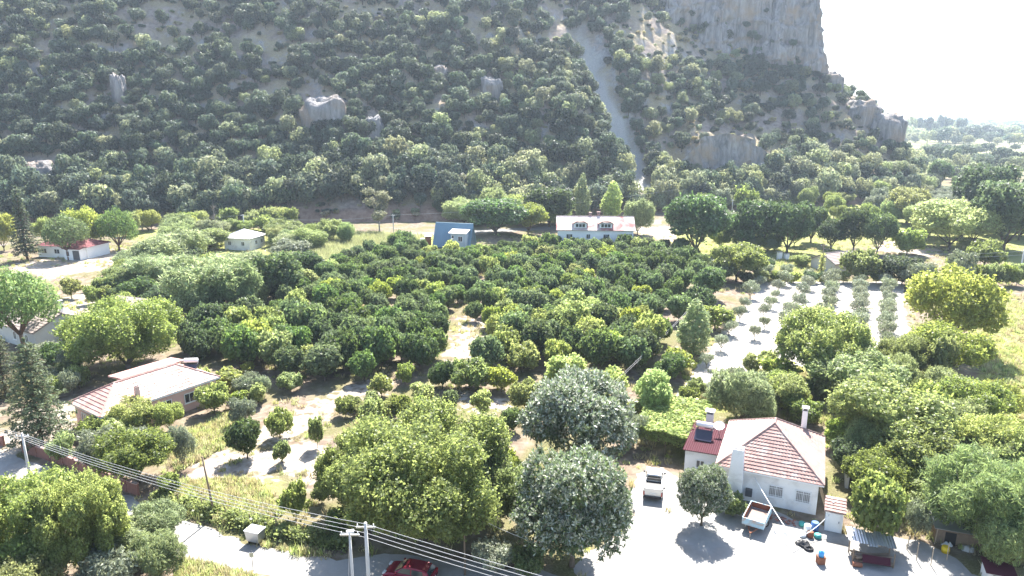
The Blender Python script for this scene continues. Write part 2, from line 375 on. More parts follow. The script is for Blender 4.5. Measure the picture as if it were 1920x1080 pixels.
def sheet(name, L, z, mat, wob=0.5, seed=0):       # a flat piece of ground with a ragged edge
    P = [np.array(q) for q in L]; R = []
    for i in range(len(P)):
        a, b = P[i], P[(i+1) % len(P)]; k = max(1, int(np.linalg.norm(b-a)/0.5))
        R += [a+(b-a)*j/k for j in range(k)]
    R = np.array(R); c = R.mean(0)
    R = R+wob*np.stack([fbm(R[:, 0]/1.6, R[:, 1]/1.6, seed=seed, o=3), fbm(R[:, 0]/1.6, R[:, 1]/1.6, seed=seed+5, o=3)], -1)
    bm = bmesh.new(); vs_ = [bm.verts.new((p[0], p[1], z)) for p in R]; f = bm.faces.new(vs_); bm.normal_update()
    if f.normal.z < 0: f.normal_flip()
    bmesh.ops.triangulate(bm, faces=bm.faces); me = bpy.data.meshes.new(name); bm.to_mesh(me); bm.free()
    return tag(link(name, me, mat), kind='structure')
def dirtmat(name, lo, hi, tint, ts=0.25, tr=True, rowdir=None):
    m, nt = newmat(name); nA = noise(nt, ts, 6); nB = noise(nt, 1.6, 6, dist=0.4); nC = noise(nt, 9, 4)
    col = mixc(nt, nB, lo, hi); col = mixc(nt, ramp(nt, nA, [(0.5, (0, 0, 0)), (0.72, (1, 1, 1))]), col, tint)
    vo = nt.nodes.new('ShaderNodeTexVoronoi'); vo.inputs['Scale'].default_value = 5.0
    nt.links.new(nt.nodes.new('ShaderNodeNewGeometry').outputs['Position'], vo.inputs['Vector'])
    peb = ramp(nt, vo.outputs['Distance'], [(0.08, (1, 1, 1)), (0.16, (0, 0, 0))])
    col = mixc(nt, math_(nt, 'MULTIPLY', peb, 0.35), col, (0.30, 0.28, 0.26))
    hgt = math_(nt, 'ADD', math_(nt, 'ADD', nB, math_(nt, 'MULTIPLY', nC, 0.3)), math_(nt, 'MULTIPLY', peb, 0.4))
    if rowdir:
        wv = nt.nodes.new('ShaderNodeTexWave'); wv.inputs['Scale'].default_value = 0.9; wv.inputs['Distortion'].default_value = 1.2; wv.inputs['Detail'].default_value = 2
        mp = nt.nodes.new('ShaderNodeMapping'); mp.inputs['Rotation'].default_value = (0, 0, rowdir)
        nt.links.new(nt.nodes.new('ShaderNodeNewGeometry').outputs['Position'], mp.inputs[0]); nt.links.new(mp.outputs[0], wv.inputs[0])
        hgt = math_(nt, 'ADD', hgt, math_(nt, 'MULTIPLY', wv.outputs['Fac'], 0.5))
    out(nt, principled(nt, col, 0.92, 0.15, 0, hgt, 0.6, 0.08).outputs[0]); return m
M_ROAD = dirtmat('dirt_road', (0.27, 0.255, 0.235), (0.35, 0.335, 0.31), (0.21, 0.195, 0.175))
M_YARD = dirtmat('farmyard', (0.25, 0.24, 0.225), (0.33, 0.32, 0.30), (0.20, 0.185, 0.165))
M_FIELD = dirtmat('tilled_field', (0.33, 0.305, 0.265), (0.42, 0.39, 0.35), (0.29, 0.265, 0.225), 0.1, True, math.radians(27))
ROADP = poly_px([(-260, 800), (0, 846), (60, 866), (190, 915), (290, 950), (345, 975), (470, 1018), (560, 1040), (640, 1048), (760, 1042), (900, 1058), (1010, 1072), (1100, 1085),
                 (1200, 1190), (760, 1150), (560, 1092), (460, 1078), (340, 1040), (200, 995), (60, 925), (0, 895), (-260, 850)])
sheet('dirt_road', ROADP, 0.008, M_ROAD, 0.7, 3)
YARDP = poly_px([(1085, 1075), (1100, 1030), (1165, 1000), (1188, 930), (1198, 890), (1250, 880), (1290, 905), (1370, 935), (1525, 980), (1600, 1005), (1700, 1010), (1790, 1040), (1860, 1100), (1800, 1200), (1210, 1200)])
sheet('farmyard', YARDP, 0.004, M_YARD, 0.8, 8)
FIELDP = poly_px([(1262, 745), (1345, 640), (1430, 528), (1690, 528), (1720, 725), (1680, 735), (1640, 690), (1440, 690), (1330, 735)])
sheet('olive_field', FIELDP, 0.004, M_FIELD, 1.0, 13)
HROAD = poly_px([(520, 448), (700, 440), (1000, 426), (1240, 412), (1240, 420), (1000, 432), (700, 448), (530, 456)])
sheet('hill_road', HROAD, 0.006, dirtmat('hill_road', (0.16, 0.155, 0.15), (0.22, 0.215, 0.205), (0.18, 0.16, 0.13)), 0.4, 19)

sheet('pale_field', poly_px([(1742, 268), (1800, 262), (1960, 258), (1960, 284), (1850, 286), (1745, 276)]), 0.01, plain('stubble', (0.30, 0.29, 0.16), 0.95, 0.1, var=0.2, scale=0.05), 6.0, 23)
sheet('pale_field', poly_px([(1880, 297), (1960, 292), (1960, 304), (1890, 306)]), 0.01, bpy.data.materials['stubble'], 4.0, 29)

# ================================================================== PLANTS
def unit(a): return a/np.maximum(np.linalg.norm(a, axis=-1, keepdims=True), 1e-9)
def leaves(rng, C, Nn, L, W, upright=0.0, droop=0.0, jit=0.6, size=0.35):
    """diamond leaves at C facing about Nn; returns verts, faces, per-leaf value"""
    n = len(C); nn = unit(Nn+jit*rng.normal(size=(n, 3)))
    a = rng.normal(size=(n, 3)); a[:, 2] += upright*1.5-droop*1.5
    t1 = unit(a-nn*(a*nn).sum(1, keepdims=True)); t2 = np.cross(nn, t1)
    sc = (1+size*rng.normal(size=(n, 1))).clip(0.45, 2.0)
    l = t1*L*0.5*sc; w_ = t2*W*0.5*sc; f = nn*W*0.18*sc
    V = np.stack([C-l, C+w_+f, C+l, C-w_+f], 1).reshape(-1, 3)
    return V, np.arange(n*4).reshape(n, 4), np.repeat(rng.random(n), 4)
def in_lobes(rng, lobes, n, shell=0.8, lumps=0.16, lf=2.2, up=0.15):
    """points spread through a crown made of overlapping lobes, mostly near the outside, with outward normals"""
    lobes = np.array(lobes, float); ar = (lobes[:, 3]*lobes[:, 4]*lobes[:, 5])**(2/3)
    Cs, Ns, need = [], [], n
    while need > 0:
        k = rng.choice(len(lobes), size=int(need*1.6)+50, p=ar/ar.sum()); d = unit(rng.normal(size=(len(k), 3)))
        R = lobes[k, 3:6]; sh = rng.random(len(k)) < shell
        r = np.where(sh, 1-np.abs(rng.normal(size=len(k)))*0.13, rng.random(len(k))**0.5*0.9)
        q = d*lf+k[:, None]*7.7
        r = r*(1+lumps*fbm(q[:, 0], q[:, 1], q[:, 2], o=2)+lumps*0.55*vn(q[:, 0]*2.6, q[:, 1]*2.6, q[:, 2]*2.6))+np.where(rng.random(len(k)) < 0.12, rng.random(len(k))*0.14, 0)
        P = lobes[k, :3]+d*R*r[:, None]
        deep = np.zeros(len(k), bool)
        for j, lb in enumerate(lobes):
            e = np.linalg.norm((P-lb[:3])/lb[3:6], axis=1); deep |= (e < 0.72) & (k != j)
        ok = (~deep) | (rng.random(len(k)) < 0.12)
        nn = unit(d/R); nn[:, 2] += up
        Cs.append(P[ok]); Ns.append(unit(nn[ok])); need -= ok.sum()
    return np.concatenate(Cs)[:n], np.concatenate(Ns)[:n]
def lobes_round(rng, n, w_, h, zb, rad=(0.34, 0.52), spread=0.62, flat=0.9):
    L = [(0, 0, zb+h*0.5, w_*0.30, w_*0.30, h*0.36)]
    for i in range(n):
        a = 2*math.pi*(i*0.618+rng.random()*0.25); q = rng.random()
        el = -0.45+1.4*q; rr = rng.uniform(*rad)*w_/2
        x = math.cos(a)*math.cos(el)*spread*w_/2; y = math.sin(a)*math.cos(el)*spread*w_/2; z = zb+h*0.5+math.sin(el)*h*0.5*0.66
        rz = min(rr*flat, h*0.34); z = min(max(z, zb+rz*0.9), zb+h-rz)
        L.append((x, y, z, rr, rr, rz))
    return L
def limbs(rng, zc, zt, w_, r0, n=5, bend=0.15, split=None):
    """tapered trunk with limbs reaching into the crown"""
    m = MB(); z1 = split or zc*0.7
    b = Vector((rng.normal()*bend*0.3, rng.normal()*bend*0.3, 0))
    m.tube([(0, 0, -0.15), (b.x*0.4, b.y*0.4, z1*0.5), (b.x, b.y, z1)], [r0*1.25, r0*0.9, r0*0.75], 8)
    for i in range(n):
        a = 2*math.pi*(i+rng.random()*0.6)/n; k = rng.uniform(0.25, 0.36)*w_
        e = Vector((b.x+math.cos(a)*k, b.y+math.sin(a)*k, zc+(zt-zc)*rng.uniform(0.35, 0.75)))
        mid = Vector((b.x, b.y, z1)).lerp(e, 0.5)+Vector((rng.normal()*0.1, rng.normal()*0.1, -0.06*w_))
        m.tube([(b.x, b.y, z1-0.05), mid, e], [r0*0.6, r0*0.36, r0*0.1], 6)
        e2 = mid+Vector((rng.normal()*k*0.5, rng.normal()*k*0.5, (zt-zc)*0.3)); m.tube([mid, e2], [r0*0.28, r0*0.07], 5)
    return m
def finish(name, parts, extra=None):
    V, Fs, vv, tt = [], [], [], []; k = 0
    for p in parts:
        V.append(p[0]); Fs.append(p[1]+k); vv.append(p[2]); tt.append(p[3] if len(p) > 3 else np.zeros(len(p[0]))); k += len(p[0])
    return mesh_np(name, np.concatenate(V), np.concatenate(Fs), {'v': np.concatenate(vv), 't': np.concatenate(tt)})

M_BARK = plain('bark', (0.15, 0.115, 0.085), 0.95, 0.1, var=0.45, scale=5, bstr=0.6)
M_BARKG = plain('grey_bark', (0.24, 0.21, 0.18), 0.95, 0.1, var=0.4, scale=5, bstr=0.6)
M_BARKR = plain('pine_bark', (0.19, 0.12, 0.085), 0.95, 0.1, var=0.45, scale=4, bstr=0.6)
LM = dict(
    citrus=leafmat('citrus_leaf', (0.058, 0.088, 0.030), (0.145, 0.215, 0.042), 0.012, 0.5, 0.30, 0.3, 0.5, 0.26),
    lime=leafmat('pale_citrus_leaf', (0.108, 0.138, 0.030), (0.31, 0.37, 0.05), 0.015, 0.45, 0.25, 0.45, 0.42, 0.36),
    green=leafmat('broad_leaf', (0.092, 0.118, 0.034), (0.26, 0.32, 0.055), 0.010, 0.4, 0.2, 0.4, 0.42, 0.38),
    yellow=leafmat('yellow_leaf', (0.125, 0.145, 0.038), (0.32, 0.36, 0.065), 0.012, 0.4, 0.2, 0.35, 0.45, 0.38),
    dark=leafmat('oak_leaf', (0.048, 0.075, 0.030), (0.11, 0.17, 0.035), 0.018, 0.45, 0.32, 0.35, 0.5, 0.26),
    olive=leafmat('olive_leaf', (0.155, 0.175, 0.115), (0.20, 0.23, 0.11), 0.012, 0.4, 0.2, 0.45, 0.42, 0.25),
    pale=leafmat('feathery_leaf', (0.120, 0.155, 0.065), (0.26, 0.32, 0.10), 0.015, 0.4, 0.2, 0.35, 0.45, 0.36),
    loquat=leafmat('loquat_leaf', (0.060, 0.090, 0.038), (0.12, 0.18, 0.04), 0.012, 0.5, 0.15, 0.6, 0.38, 0.22, tips=(0.50, 0.51, 0.42)),
    pine=leafmat('pine_needle', (0.075, 0.125, 0.030), (0.17, 0.25, 0.04), 0.012, 0.45, 0.2, 0.3, 0.5, 0.3),
    needle=leafmat('dark_needle', (0.060, 0.080, 0.038), (0.11, 0.14, 0.045), 0.012, 0.45, 0.2, 0.3, 0.5, 0.22),
    hill=leafmat('maquis_leaf', (0.045, 0.068, 0.046), (0.095, 0.125, 0.060), 0.030, 0.4, 0.42, 0.3, 0.5, 0.28),
    hillp=leafmat('pale_maquis_leaf', (0.125, 0.142, 0.078), (0.26, 0.285, 0.115), 0.020, 0.35, 0.25, 0.3, 0.5, 0.33),
    vine=leafmat('vine_leaf', (0.15, 0.21, 0.045), (0.36, 0.46, 0.07), 0.015, 0.35, 0.1, 0.3, 0.5, 0.4),
    straw=leafmat('straw', (0.29, 0.25, 0.13), (0.34, 0.29, 0.13), 0.012, 0.35, 0.2, 0.25, 0.6, 0.35),
    grass=leafmat('grass_blade', (0.17, 0.195, 0.06), (0.30, 0.33, 0.08), 0.02, 0.4, 0.25, 0.25, 0.6, 0.4),
    reed=leafmat('reed_blade', (0.17, 0.18, 0.08), (0.26, 0.27, 0.10), 0.015, 0.35, 0.2, 0.25, 0.6, 0.4),
)
PROTO = {}     # kind -> list of (crown mesh, trunk mesh, width, height, crown material, bark)
def proto(kind, crown, trunk, w_, h, lm, bark=None):
    crown.materials.append(LM[lm] if isinstance(lm, str) else lm); trunk.materials.append(bark or M_BARK)
    PROTO.setdefault(kind, []).append((crown, trunk, w_, h))
def broad(kind, seed, w_, h, zb, nl, n, L, W, lm, r0, bark=None, shell=0.8, lumps=0.18, **kw):
    rng = np.random.default_rng(seed); lb = lobes_round(rng, nl, w_, h-zb, zb, **{k: v for k, v in kw.items() if k in ('rad', 'spread', 'flat')})
    C, Nn = in_lobes(rng, lb, n, shell, lumps); lk = {k: v for k, v in kw.items() if k in ('upright', 'droop', 'jit')}
    P_ = [leaves(rng, C, Nn, L, W, **lk)]
    if kw.get('sprigs'):                      # young shoots standing out of the crown
        k = np.where((Nn[:, 2] > -0.1))[0]; k = rng.choice(k, min(len(k), kw['sprigs']), False); d = unit(Nn[k]*0.7+np.array([0, 0, 0.8])+0.3*rng.normal(size=(len(k), 3))); ln = rng.uniform(0.4, 1.0, (len(k), 1))*w_*0.075
        for j in range(8): P_.append(leaves(rng, C[k]+d*ln*(j/7)+rng.normal(size=d.shape)*L*0.22, d*0.2+rng.normal(size=d.shape)*0.6, L*0.9, W*0.8, upright=0.3))
    cr = finish('crown', P_)
    proto(kind, cr, limbs(rng, zb+(h-zb)*0.2, h, w_, r0, split=max(0.5, zb*0.8)).mesh('trunk', True), w_, h, lm, bark)
# orchard trees: dense, nearly to the ground
for s in range(6):
    broad('citrus', 100+s, 4.6, 3.7, 0.25, 9, 4300, 0.30, 0.20, 'citrus', 0.10, rad=(0.34, 0.52), spread=0.56, lumps=0.28, sprigs=110)
    broad('lime', 120+s, 4.5, 3.6, 0.25, 13, 3600, 0.29, 0.20, 'lime', 0.10, sprigs=200, rad=(0.26, 0.44), spread=0.66, lumps=0.36)
for s in range(3):
    broad('sapling', 140+s, 2.6, 2.4, 0.12, 8, 2400, 0.20, 0.14, 'green', 0.05, rad=(0.24, 0.42), spread=0.7, lumps=0.36, sprigs=120)
    broad('ysapling', 145+s, 2.4, 2.6, 0.1, 8, 1700, 0.20, 0.14, 'yellow', 0.05, rad=(0.22, 0.38), spread=0.72, lumps=0.36, sprigs=130)
    broad('green', 150+s, 8.5, 8, 1.2, 26, 20000, 0.25, 0.175, 'green', 0.2, lumps=0.34, sprigs=520, rad=(0.18, 0.34), spread=0.78)
    broad('yellow', 160+s, 8.5, 7.5, 0.7, 25, 18000, 0.25, 0.165, 'yellow', 0.18, lumps=0.36, sprigs=520, rad=(0.18, 0.34), spread=0.78)
    broad('dark', 170+s, 9, 9, 1.0, 22, 11000, 0.38, 0.25, 'dark', 0.25, lumps=0.34, rad=(0.2, 0.36), spread=0.76, sprigs=300)
    broad('shrub', 180+s, 4.2, 3.2, 0.1, 10, 5000, 0.24, 0.16, 'green', 0.08, lumps=0.36, rad=(0.22, 0.4), spread=0.72, sprigs=200)
    broad('dshrub', 185+s, 5.5, 4.4, 0.1, 11, 6500, 0.26, 0.17, 'dark', 0.1, lumps=0.34, rad=(0.22, 0.4), spread=0.72, sprigs=200)
    broad('pale', 190+s, 7, 6, 0.2, 15, 14000, 0.40, 0.09, 'pale', 0.12, lumps=0.32, sprigs=500, rad=(0.26, 0.42), spread=0.66, upright=0.8, jit=0.9)
    broad('olive', 200+s, 3.0, 3.0, 0.7, 9, 1700, 0.26, 0.09, 'olive', 0.08, M_BARKG, shell=0.6, lumps=0.4, rad=(0.28, 0.42), spread=0.66, jit=1.0)
    broad('oliveb', 210+s, 4.2, 3.8, 0.3, 11, 5200, 0.28, 0.10, 'olive', 0.10, M_BARKG, shell=0.7, lumps=0.36, rad=(0.24, 0.4), spread=0.72, jit=0.9, sprigs=160)
broad('vivid', 230, 4.6, 5.6, 0.2, 14, 9000, 0.22, 0.16, 'vine', 0.1, lumps=0.3, rad=(0.3, 0.44), spread=0.62, sprigs=300)
# big close trees, each its own mesh
broad('mulberry', 301, 14.5, 11.5, 0.9, 34, 95000, 0.21, 0.15, 'green', 0.34, lumps=0.34, rad=(0.15, 0.27), spread=0.84, jit=0.85, upright=0.3, sprigs=2200)
broad('mulberry', 302, 12.5, 10.5, 0.7, 28, 78000, 0.20, 0.15, 'green', 0.3, lumps=0.34, rad=(0.15, 0.27), spread=0.84, jit=0.85, sprigs=1800)
# clumps of foliage with dark gaps between them
for s in range(2): broad('clumpy', 310+s, 11.5, 11, 0.6, 40, 70000, 0.21, 0.155, 'green', 0.3, lumps=0.3, rad=(0.15, 0.26), spread=0.84, jit=0.8, sprigs=900)
broad('fig', 303, 13, 9.5, 0.5, 26, 62000, 0.22, 0.16, LM['green'], 0.3, M_BARKG, lumps=0.32, rad=(0.2, 0.34), spread=0.74, sprigs=1000)
broad('walnut', 304, 11, 10, 0.8, 22, 46000, 0.23, 0.16, 'green', 0.25, lumps=0.4, rad=(0.2, 0.32), spread=0.78, sprigs=800)
broad('mimosa', 305, 10.5, 9.5, 0.2, 20, 34000, 0.48, 0.08, 'pale', 0.2, lumps=0.3, sprigs=900, rad=(0.22, 0.36), spread=0.72, upright=0.6, jit=0.9)
def loquat(seed, w_, h, nl, n):
    """upright whorls of long leaves, the youngest leaves silvery"""
    rng = np.random.default_rng(seed); lb = lobes_round(rng, nl, w_, h-0.5, 0.5, (0.22, 0.36), 0.72)
    C, Nn = in_lobes(rng, lb, n, 0.85, 0.3); k = 9
    P = []; T = []
    ax_ = unit(Nn*0.7+np.array([0, 0, 0.75])+0.25*rng.normal(size=Nn.shape))
    for j in range(k):
        a = rng.normal(size=Nn.shape); side = unit(a-ax_*(a*ax_).sum(1, keepdims=True)); u = j/k
        d = unit(ax_*(0.15+1.1*u)+side*(1.15-0.9*u)); ln = 0.40*(1.1-0.35*u)
        nn = unit(np.cross(np.cross(d, ax_), d)+0.25*rng.normal(size=Nn.shape)); t2 = np.cross(nn, d); b = C+ax_*0.22*u
        V = np.stack([b, b+d*ln*0.55+t2*0.075, b+d*ln-nn*0.04, b+d*ln*0.55-t2*0.075], 1).reshape(-1, 3)
        up = (ax_[:, 2] > 0.4)*(rng.random(n) < 0.8)
        P.append((V, np.arange(4*n).reshape(n, 4), np.repeat(rng.random(n), 4), np.repeat(np.where((u > 0.2) & (up > 0), 1.0, 0.0), 4)))
    proto('loquat', finish('crown', P), limbs(rng, 2.2, h, w_, 0.24, 6, split=1.2).mesh('trunk', True), w_, h, 'loquat')
loquat(320, 10, 9.5, 26, 3600); loquat(321, 10, 9.5, 26, 3600)
def conifer(kind, seed, w_, h, tiers, per, lm, n_leaf, L, W, z0=0.12, power=1.0, droopy=0.1):
    """a straight stem with whorls of branches clothed in needles"""
    rng = np.random.default_rng(seed); m = MB(); m.tube([(0, 0, -0.15), (0, 0, h*0.5), (0, 0, h*0.98)], [0.22*h/14, 0.15*h/14, 0.03], 8)
    Cc, Nc = [], []
    for i in range(tiers):
        f = i/(tiers-1); z = h*(z0+(0.97-z0)*f); R = w_/2*(1-f)**power*rng.uniform(0.85, 1.1)+0.15
        for j in range(per):
            a = 2*math.pi*(j+0.5*(i % 2)+rng.random()*0.4)/per; r = R*rng.uniform(0.75, 1.08)
            d = np.array([math.cos(a), math.sin(a), 0]); e = d*r+np.array([0, 0, z-droopy*r]); b = np.array([0, 0, z])
            m.tube([b, (b+e)/2+np.array([0, 0, 0.04*r]), e], [0.05*h/14, 0.03*h/14, 0.01], 4, False)
            k = max(6, int(n_leaf*r/(w_/2))); q = rng.random(k)**0.7
            lat = np.cross(d, [0, 0, 1])*((rng.random(k)-0.5)*0.9*r*(1.15-q))[:, None]*0.7
            Cc.append(b+(e-b)*q[:, None]+lat+np.array([0, 0, 0.12])*rng.normal(size=(k, 1))); Nc.append(np.tile([0, 0, 1.0], (k, 1))+0.3*d)
    C = np.concatenate(Cc); Nn = np.concatenate(Nc)
    proto(kind, finish('crown', [leaves(rng, C, Nn, L, W, jit=0.55)]), m.mesh('trunk', True), w_, h, lm, M_BARKR)
conifer('norfolk', 330, 8.0, 13.5, 17, 8, 'needle', 120, 0.42, 0.12, 0.10, 0.55, 0.02)
conifer('norfolk', 333, 6.5, 12, 16, 7, 'needle', 80, 0.40, 0.12, 0.06, 0.75, 0.05)
conifer('cedar', 331, 8, 19, 22, 8, 'needle', 55, 0.6, 0.2, 0.12, 0.9, 0.15)
conifer('hillpine', 332, 11, 16, 12, 7, 'hillp', 60, 0.8, 0.4, 0.1, 0.7, 0.0)
def stonepine(seed, w_, h, ch):
    rng = np.random.default_rng(seed); lb = []
    for i in range(16):
        a = i*2.4; r = math.sqrt((i+0.3)/16)*w_*0.36; lb.append((math.cos(a)*r, math.sin(a)*r, h-ch*0.45-0.30*ch*(r/(w_*0.36))**2+rng.normal()*0.2, w_*0.17, w_*0.17, ch*0.27))
    C, Nn = in_lobes(rng, lb, 9500, 0.75, 0.3)
    t = limbs(rng, h-ch, h, w_*1.1, 0.26, 7, 0.5, h-ch*1.15)
    proto('stonepine', finish('crown', [leaves(rng, C, Nn, 0.34, 0.14, upright=0.5, jit=0.8)]), t.mesh('trunk', True), w_, h, 'pine', M_BARKR)
stonepine(340, 9, 9.5, 6.6); stonepine(341, 9, 9, 7.0)
def poplar(seed, w_, h, lm='green', kind='poplar'):
    rng = np.random.default_rng(seed); lb = [(rng.normal()*w_*0.06, rng.normal()*w_*0.06, h*(0.14+0.8*f), w_*0.5*(0.45+0.75*math.sin(math.pi*min(1, f*0.85+0.18))), w_*0.5*(0.45+0.75*math.sin(math.pi*min(1, f*0.85+0.18))), h*0.14) for f in np.linspace(0, 1, 8)]
    C, Nn = in_lobes(rng, lb, 5200, 0.8, 0.3); proto(kind, finish('crown', [leaves(rng, C, Nn, 0.42, 0.26, upright=0.8)]), MB().tube([(0, 0, -0.1), (0, 0, h*0.9)], [0.2, 0.04], 7).mesh('trunk', True), w_, h, lm)
poplar(350, 4, 13, 'vine'); poplar(351, 4, 12, 'pale', 'palepoplar')
rng = np.random.default_rng(77)
C, Nn = in_lobes(rng, [(rng.normal()*0.9, rng.normal()*0.9, 5.0+i*0.95, 1.25, 1.25, 1.0) for i in range(8)], 3000, 0.7, 0.45)
proto('gum', finish('crown', [leaves(rng, C, Nn, 0.45, 0.2, droop=0.6)]), limbs(rng, 5, 12, 4, 0.16, 5, 0.4, 4).mesh('trunk', True), 5, 12.5, 'hillp', M_BARKG)
def deadtree(seed, h, w_):
    rng = np.random.default_rng(seed); m = MB(); m.tube([(0, 0, -0.1), (0.1, 0, h*0.5), (0, 0.1, h)], [0.16, 0.1, 0.02], 7); tw = MB()
    for i in range(46):
        z = h*rng.uniform(0.2, 0.95); a = rng.random()*6.28; r = w_/2*(1.1-z/h)*rng.uniform(0.6, 1.1)
        e = Vector((math.cos(a)*r, math.sin(a)*r, z+r*0.35)); tw.tube([(0, 0, z), e*0.5+Vector((0, 0, z*0.5)), e], [0.04, 0.025, 0.008], 4, False)
        for k in range(3):
            q = Vector((0, 0, z)).lerp(e, 0.4+0.2*k); tw.tube([q, q+Vector((rng.normal()*0.5, rng.normal()*0.5, 0.4))], [0.018, 0.006], 3, False)
    proto('dead', tw.mesh('twigs'), m.mesh('trunk', True), w_, h, M_BARKG, M_BARKG)
deadtree(360, 9, 6)

PR = random.Random(5)
def plant(name, kind, px, py, wpx, top, label, cat, group=None, var=None, z=0.0, dep=None, pos=None, wm=None, hm=None, rot=None):
    """a tree or shrub whose foot shows at (px, py) in the photo, wpx wide, reaching up to row top"""
    P = PROTO[kind]; cr, tr, w0, h0 = P[(PR.randrange(len(P)) if var is None else var)]
    p = pos or G(px, py, z)
    if wm is None: wm = wpx*mpp(p.y); hm = max(0.8, (zat(p.y+wm*0.06, top)-p.z)*1.04)
    o = empty(name, p, PR.uniform(0, 6.28) if rot is None else rot, label, cat, group)
    o.scale = (wm/w0, wm/w0*PR.uniform(0.92, 1.08), hm/h0)
    a = link('twigs' if kind == 'dead' else 'crown', cr, (), o); b = link('trunk', tr, (), o)
    return o

# ------------------------------------------------------------------ hillside trees
def hilltree(seed, w_, h, nl, n, L, W, lm, **kw):
    rng = np.random.default_rng(seed); lb = lobes_round(rng, nl, w_, h-0.3, 0.3, (0.28, 0.44), 0.66)
    C, Nn = in_lobes(rng, lb, n, 0.82, 0.28); V, Fc, v = leaves(rng, C, Nn, L, W, jit=0.5, **kw)
    t = MB().tube([(0, 0, -1.2), (0, 0, h*0.3), (0.2, 0.1, h*0.55)], [0.22, 0.16, 0.08], 5, False)
    k = len(V); tv = np.array(t.v); tf = np.array([f for f in t.f if len(f) == 4])
    me = mesh_np('hillside_tree', np.concatenate([V, tv]), np.concatenate([Fc, tf+k]), {'v': np.concatenate([v, np.full(len(tv), 0.5)])})
    me.materials.append(LM[lm]); me.materials.append(M_BARK)
    mi = np.zeros(len(me.polygons), np.int32); mi[len(Fc):] = 1; me.polygons.foreach_set('material_index', mi)
    return me
HT = [hilltree(400+i, 7, 6, 11, 1500, 0.52, 0.36, 'hill') for i in range(5)]+[hilltree(410+i, 7, 6.2, 12, 1400, 0.52, 0.36, 'hillp') for i in range(3)]
def gn_scatter(name, pts, rots, scls, idxs, meshes, label, cat):
    """many copies on points as one piece of stuff"""
    coll = bpy.data.collections.new(name+'_kinds')
    for i, me in enumerate(meshes):
        o = bpy.data.objects.new('%s_%02d' % (name, i), me); coll.objects.link(o)
    me = bpy.data.meshes.new(name); me.vertices.add(len(pts)); me.vertices.foreach_set('co', np.asarray(pts, np.float32).ravel())
    for nm, ty, d, f in (('rot', 'FLOAT', rots, 'value'), ('scl', 'FLOAT_VECTOR', scls, 'vector'), ('idx', 'INT', idxs, 'value')):
        at = me.attributes.new(nm, ty, 'POINT'); at.data.foreach_set(f, np.asarray(d, np.int32 if ty == 'INT' else np.float32).ravel())
    o = tag(link(name, me), label, cat, kind='stuff')
    ng = bpy.data.node_groups.new(name, 'GeometryNodeTree')
    ng.interface.new_socket('Geometry', in_out='INPUT', socket_type='NodeSocketGeometry'); ng.interface.new_socket('Geometry', in_out='OUTPUT', socket_type='NodeSocketGeometry')
    gi = ng.nodes.new('NodeGroupInput'); go = ng.nodes.new('NodeGroupOutput'); iop = ng.nodes.new('GeometryNodeInstanceOnPoints')
    ci = ng.nodes.new('GeometryNodeCollectionInfo'); ci.inputs['Collection'].default_value = coll; ci.inputs['Separate Children'].default_value = True; ci.inputs['Reset Children'].default_value = True
    def na(nm, ty):
        a = ng.nodes.new('GeometryNodeInputNamedAttribute'); a.data_type = ty; a.inputs['Name'].default_value = nm; return [s for s in a.outputs if s.enabled][0]
    cx = ng.nodes.new('ShaderNodeCombineXYZ'); L_ = ng.links.new
    L_(na('rot', 'FLOAT'), cx.inputs[2]); L_(gi.outputs[0], iop.inputs['Points']); L_(ci.outputs[0], iop.inputs['Instance'])
    iop.inputs['Pick Instance'].default_value = True; L_(na('idx', 'INT'), iop.inputs['Instance Index']); L_(cx.outputs[0], iop.inputs['Rotation']); L_(na('scl', 'FLOAT_VECTOR'), iop.inputs['Scale'])
    L_(iop.outputs[0], go.inputs[0]); md = o.modifiers.new('scatter', 'NODES'); md.node_group = ng
    return o
rng = np.random.default_rng(11)
hx, hy = np.meshgrid(np.arange(-260, 205, 3.7), np.arange(222, 440, 3.5)); hx = hx.ravel()+rng.uniform(-2.1, 2.1, hx.size); hy = hy.ravel()+rng.uniform(-2, 2, hy.size)
hh = hz(hx, hy); hs = hy-yfoot(hx); hpx, hpy = proj(hx, hy, hh+2)
cutx = (hx > -84) & (hx < -20)
ok = (hs > np.where(cutx, 5.5, 1.0)) & (hh > 0.15) & (hpx > -60) & (hpx < 1800) & (hpy > -50) & (hpy < 450)
dens = np.full(hx.shape, 0.95)
for cx_, cy_, rx_, ry_, d_ in [(310, 50, 120, 50, 0.25), (500, 85, 80, 45, 0.35), (690, 5, 150, 28, 0.3), (930, 20, 130, 45, 0.45), (1010, 45, 60, 50, 0.3), (60, 60, 90, 60, 0.6),
                            (1330, 200, 150, 45, 0.6), (1450, 215, 120, 50, 0.5), (1640, 230, 75, 80, 0.42), (1560, 170, 70, 40, 0.6), (1345, 285, 125, 55, 0.08), (610, 205, 45, 40, 0.0), (75, 325, 40, 36, 0.1),
                            (222, 170, 12, 40, 0.05), (700, 235, 18, 28, 0.05), (922, 165, 24, 28, 0.1), (545, 45, 40, 40, 0.5), (822, 135, 20, 25, 0.15), (520, 165, 30, 18, 0.3), (310, 265, 10, 20, 0.1),
                            (1480, 320, 60, 25, 0.5), (1345, 55, 190, 62, 0.06), (1690, 330, 60, 60, 0.3), (1080, 270, 15, 18, 0.1)]:
    e = np.sqrt(((hpx-cx_)/rx_)**2+((hpy-cy_)/ry_)**2); dens = np.minimum(dens, np.where(e < 1.25, d_+(0.95-d_)*sstep(0.8, 1.25, e), 1))
chx = np.interp(hs, [0, 30, 60, 95, 130], CHX); dens = np.where((np.abs(hx-chx) < 5.5) & (hs > 6) & (hs < 92), 0.04, dens)
ok &= rng.random(hx.shape) < dens
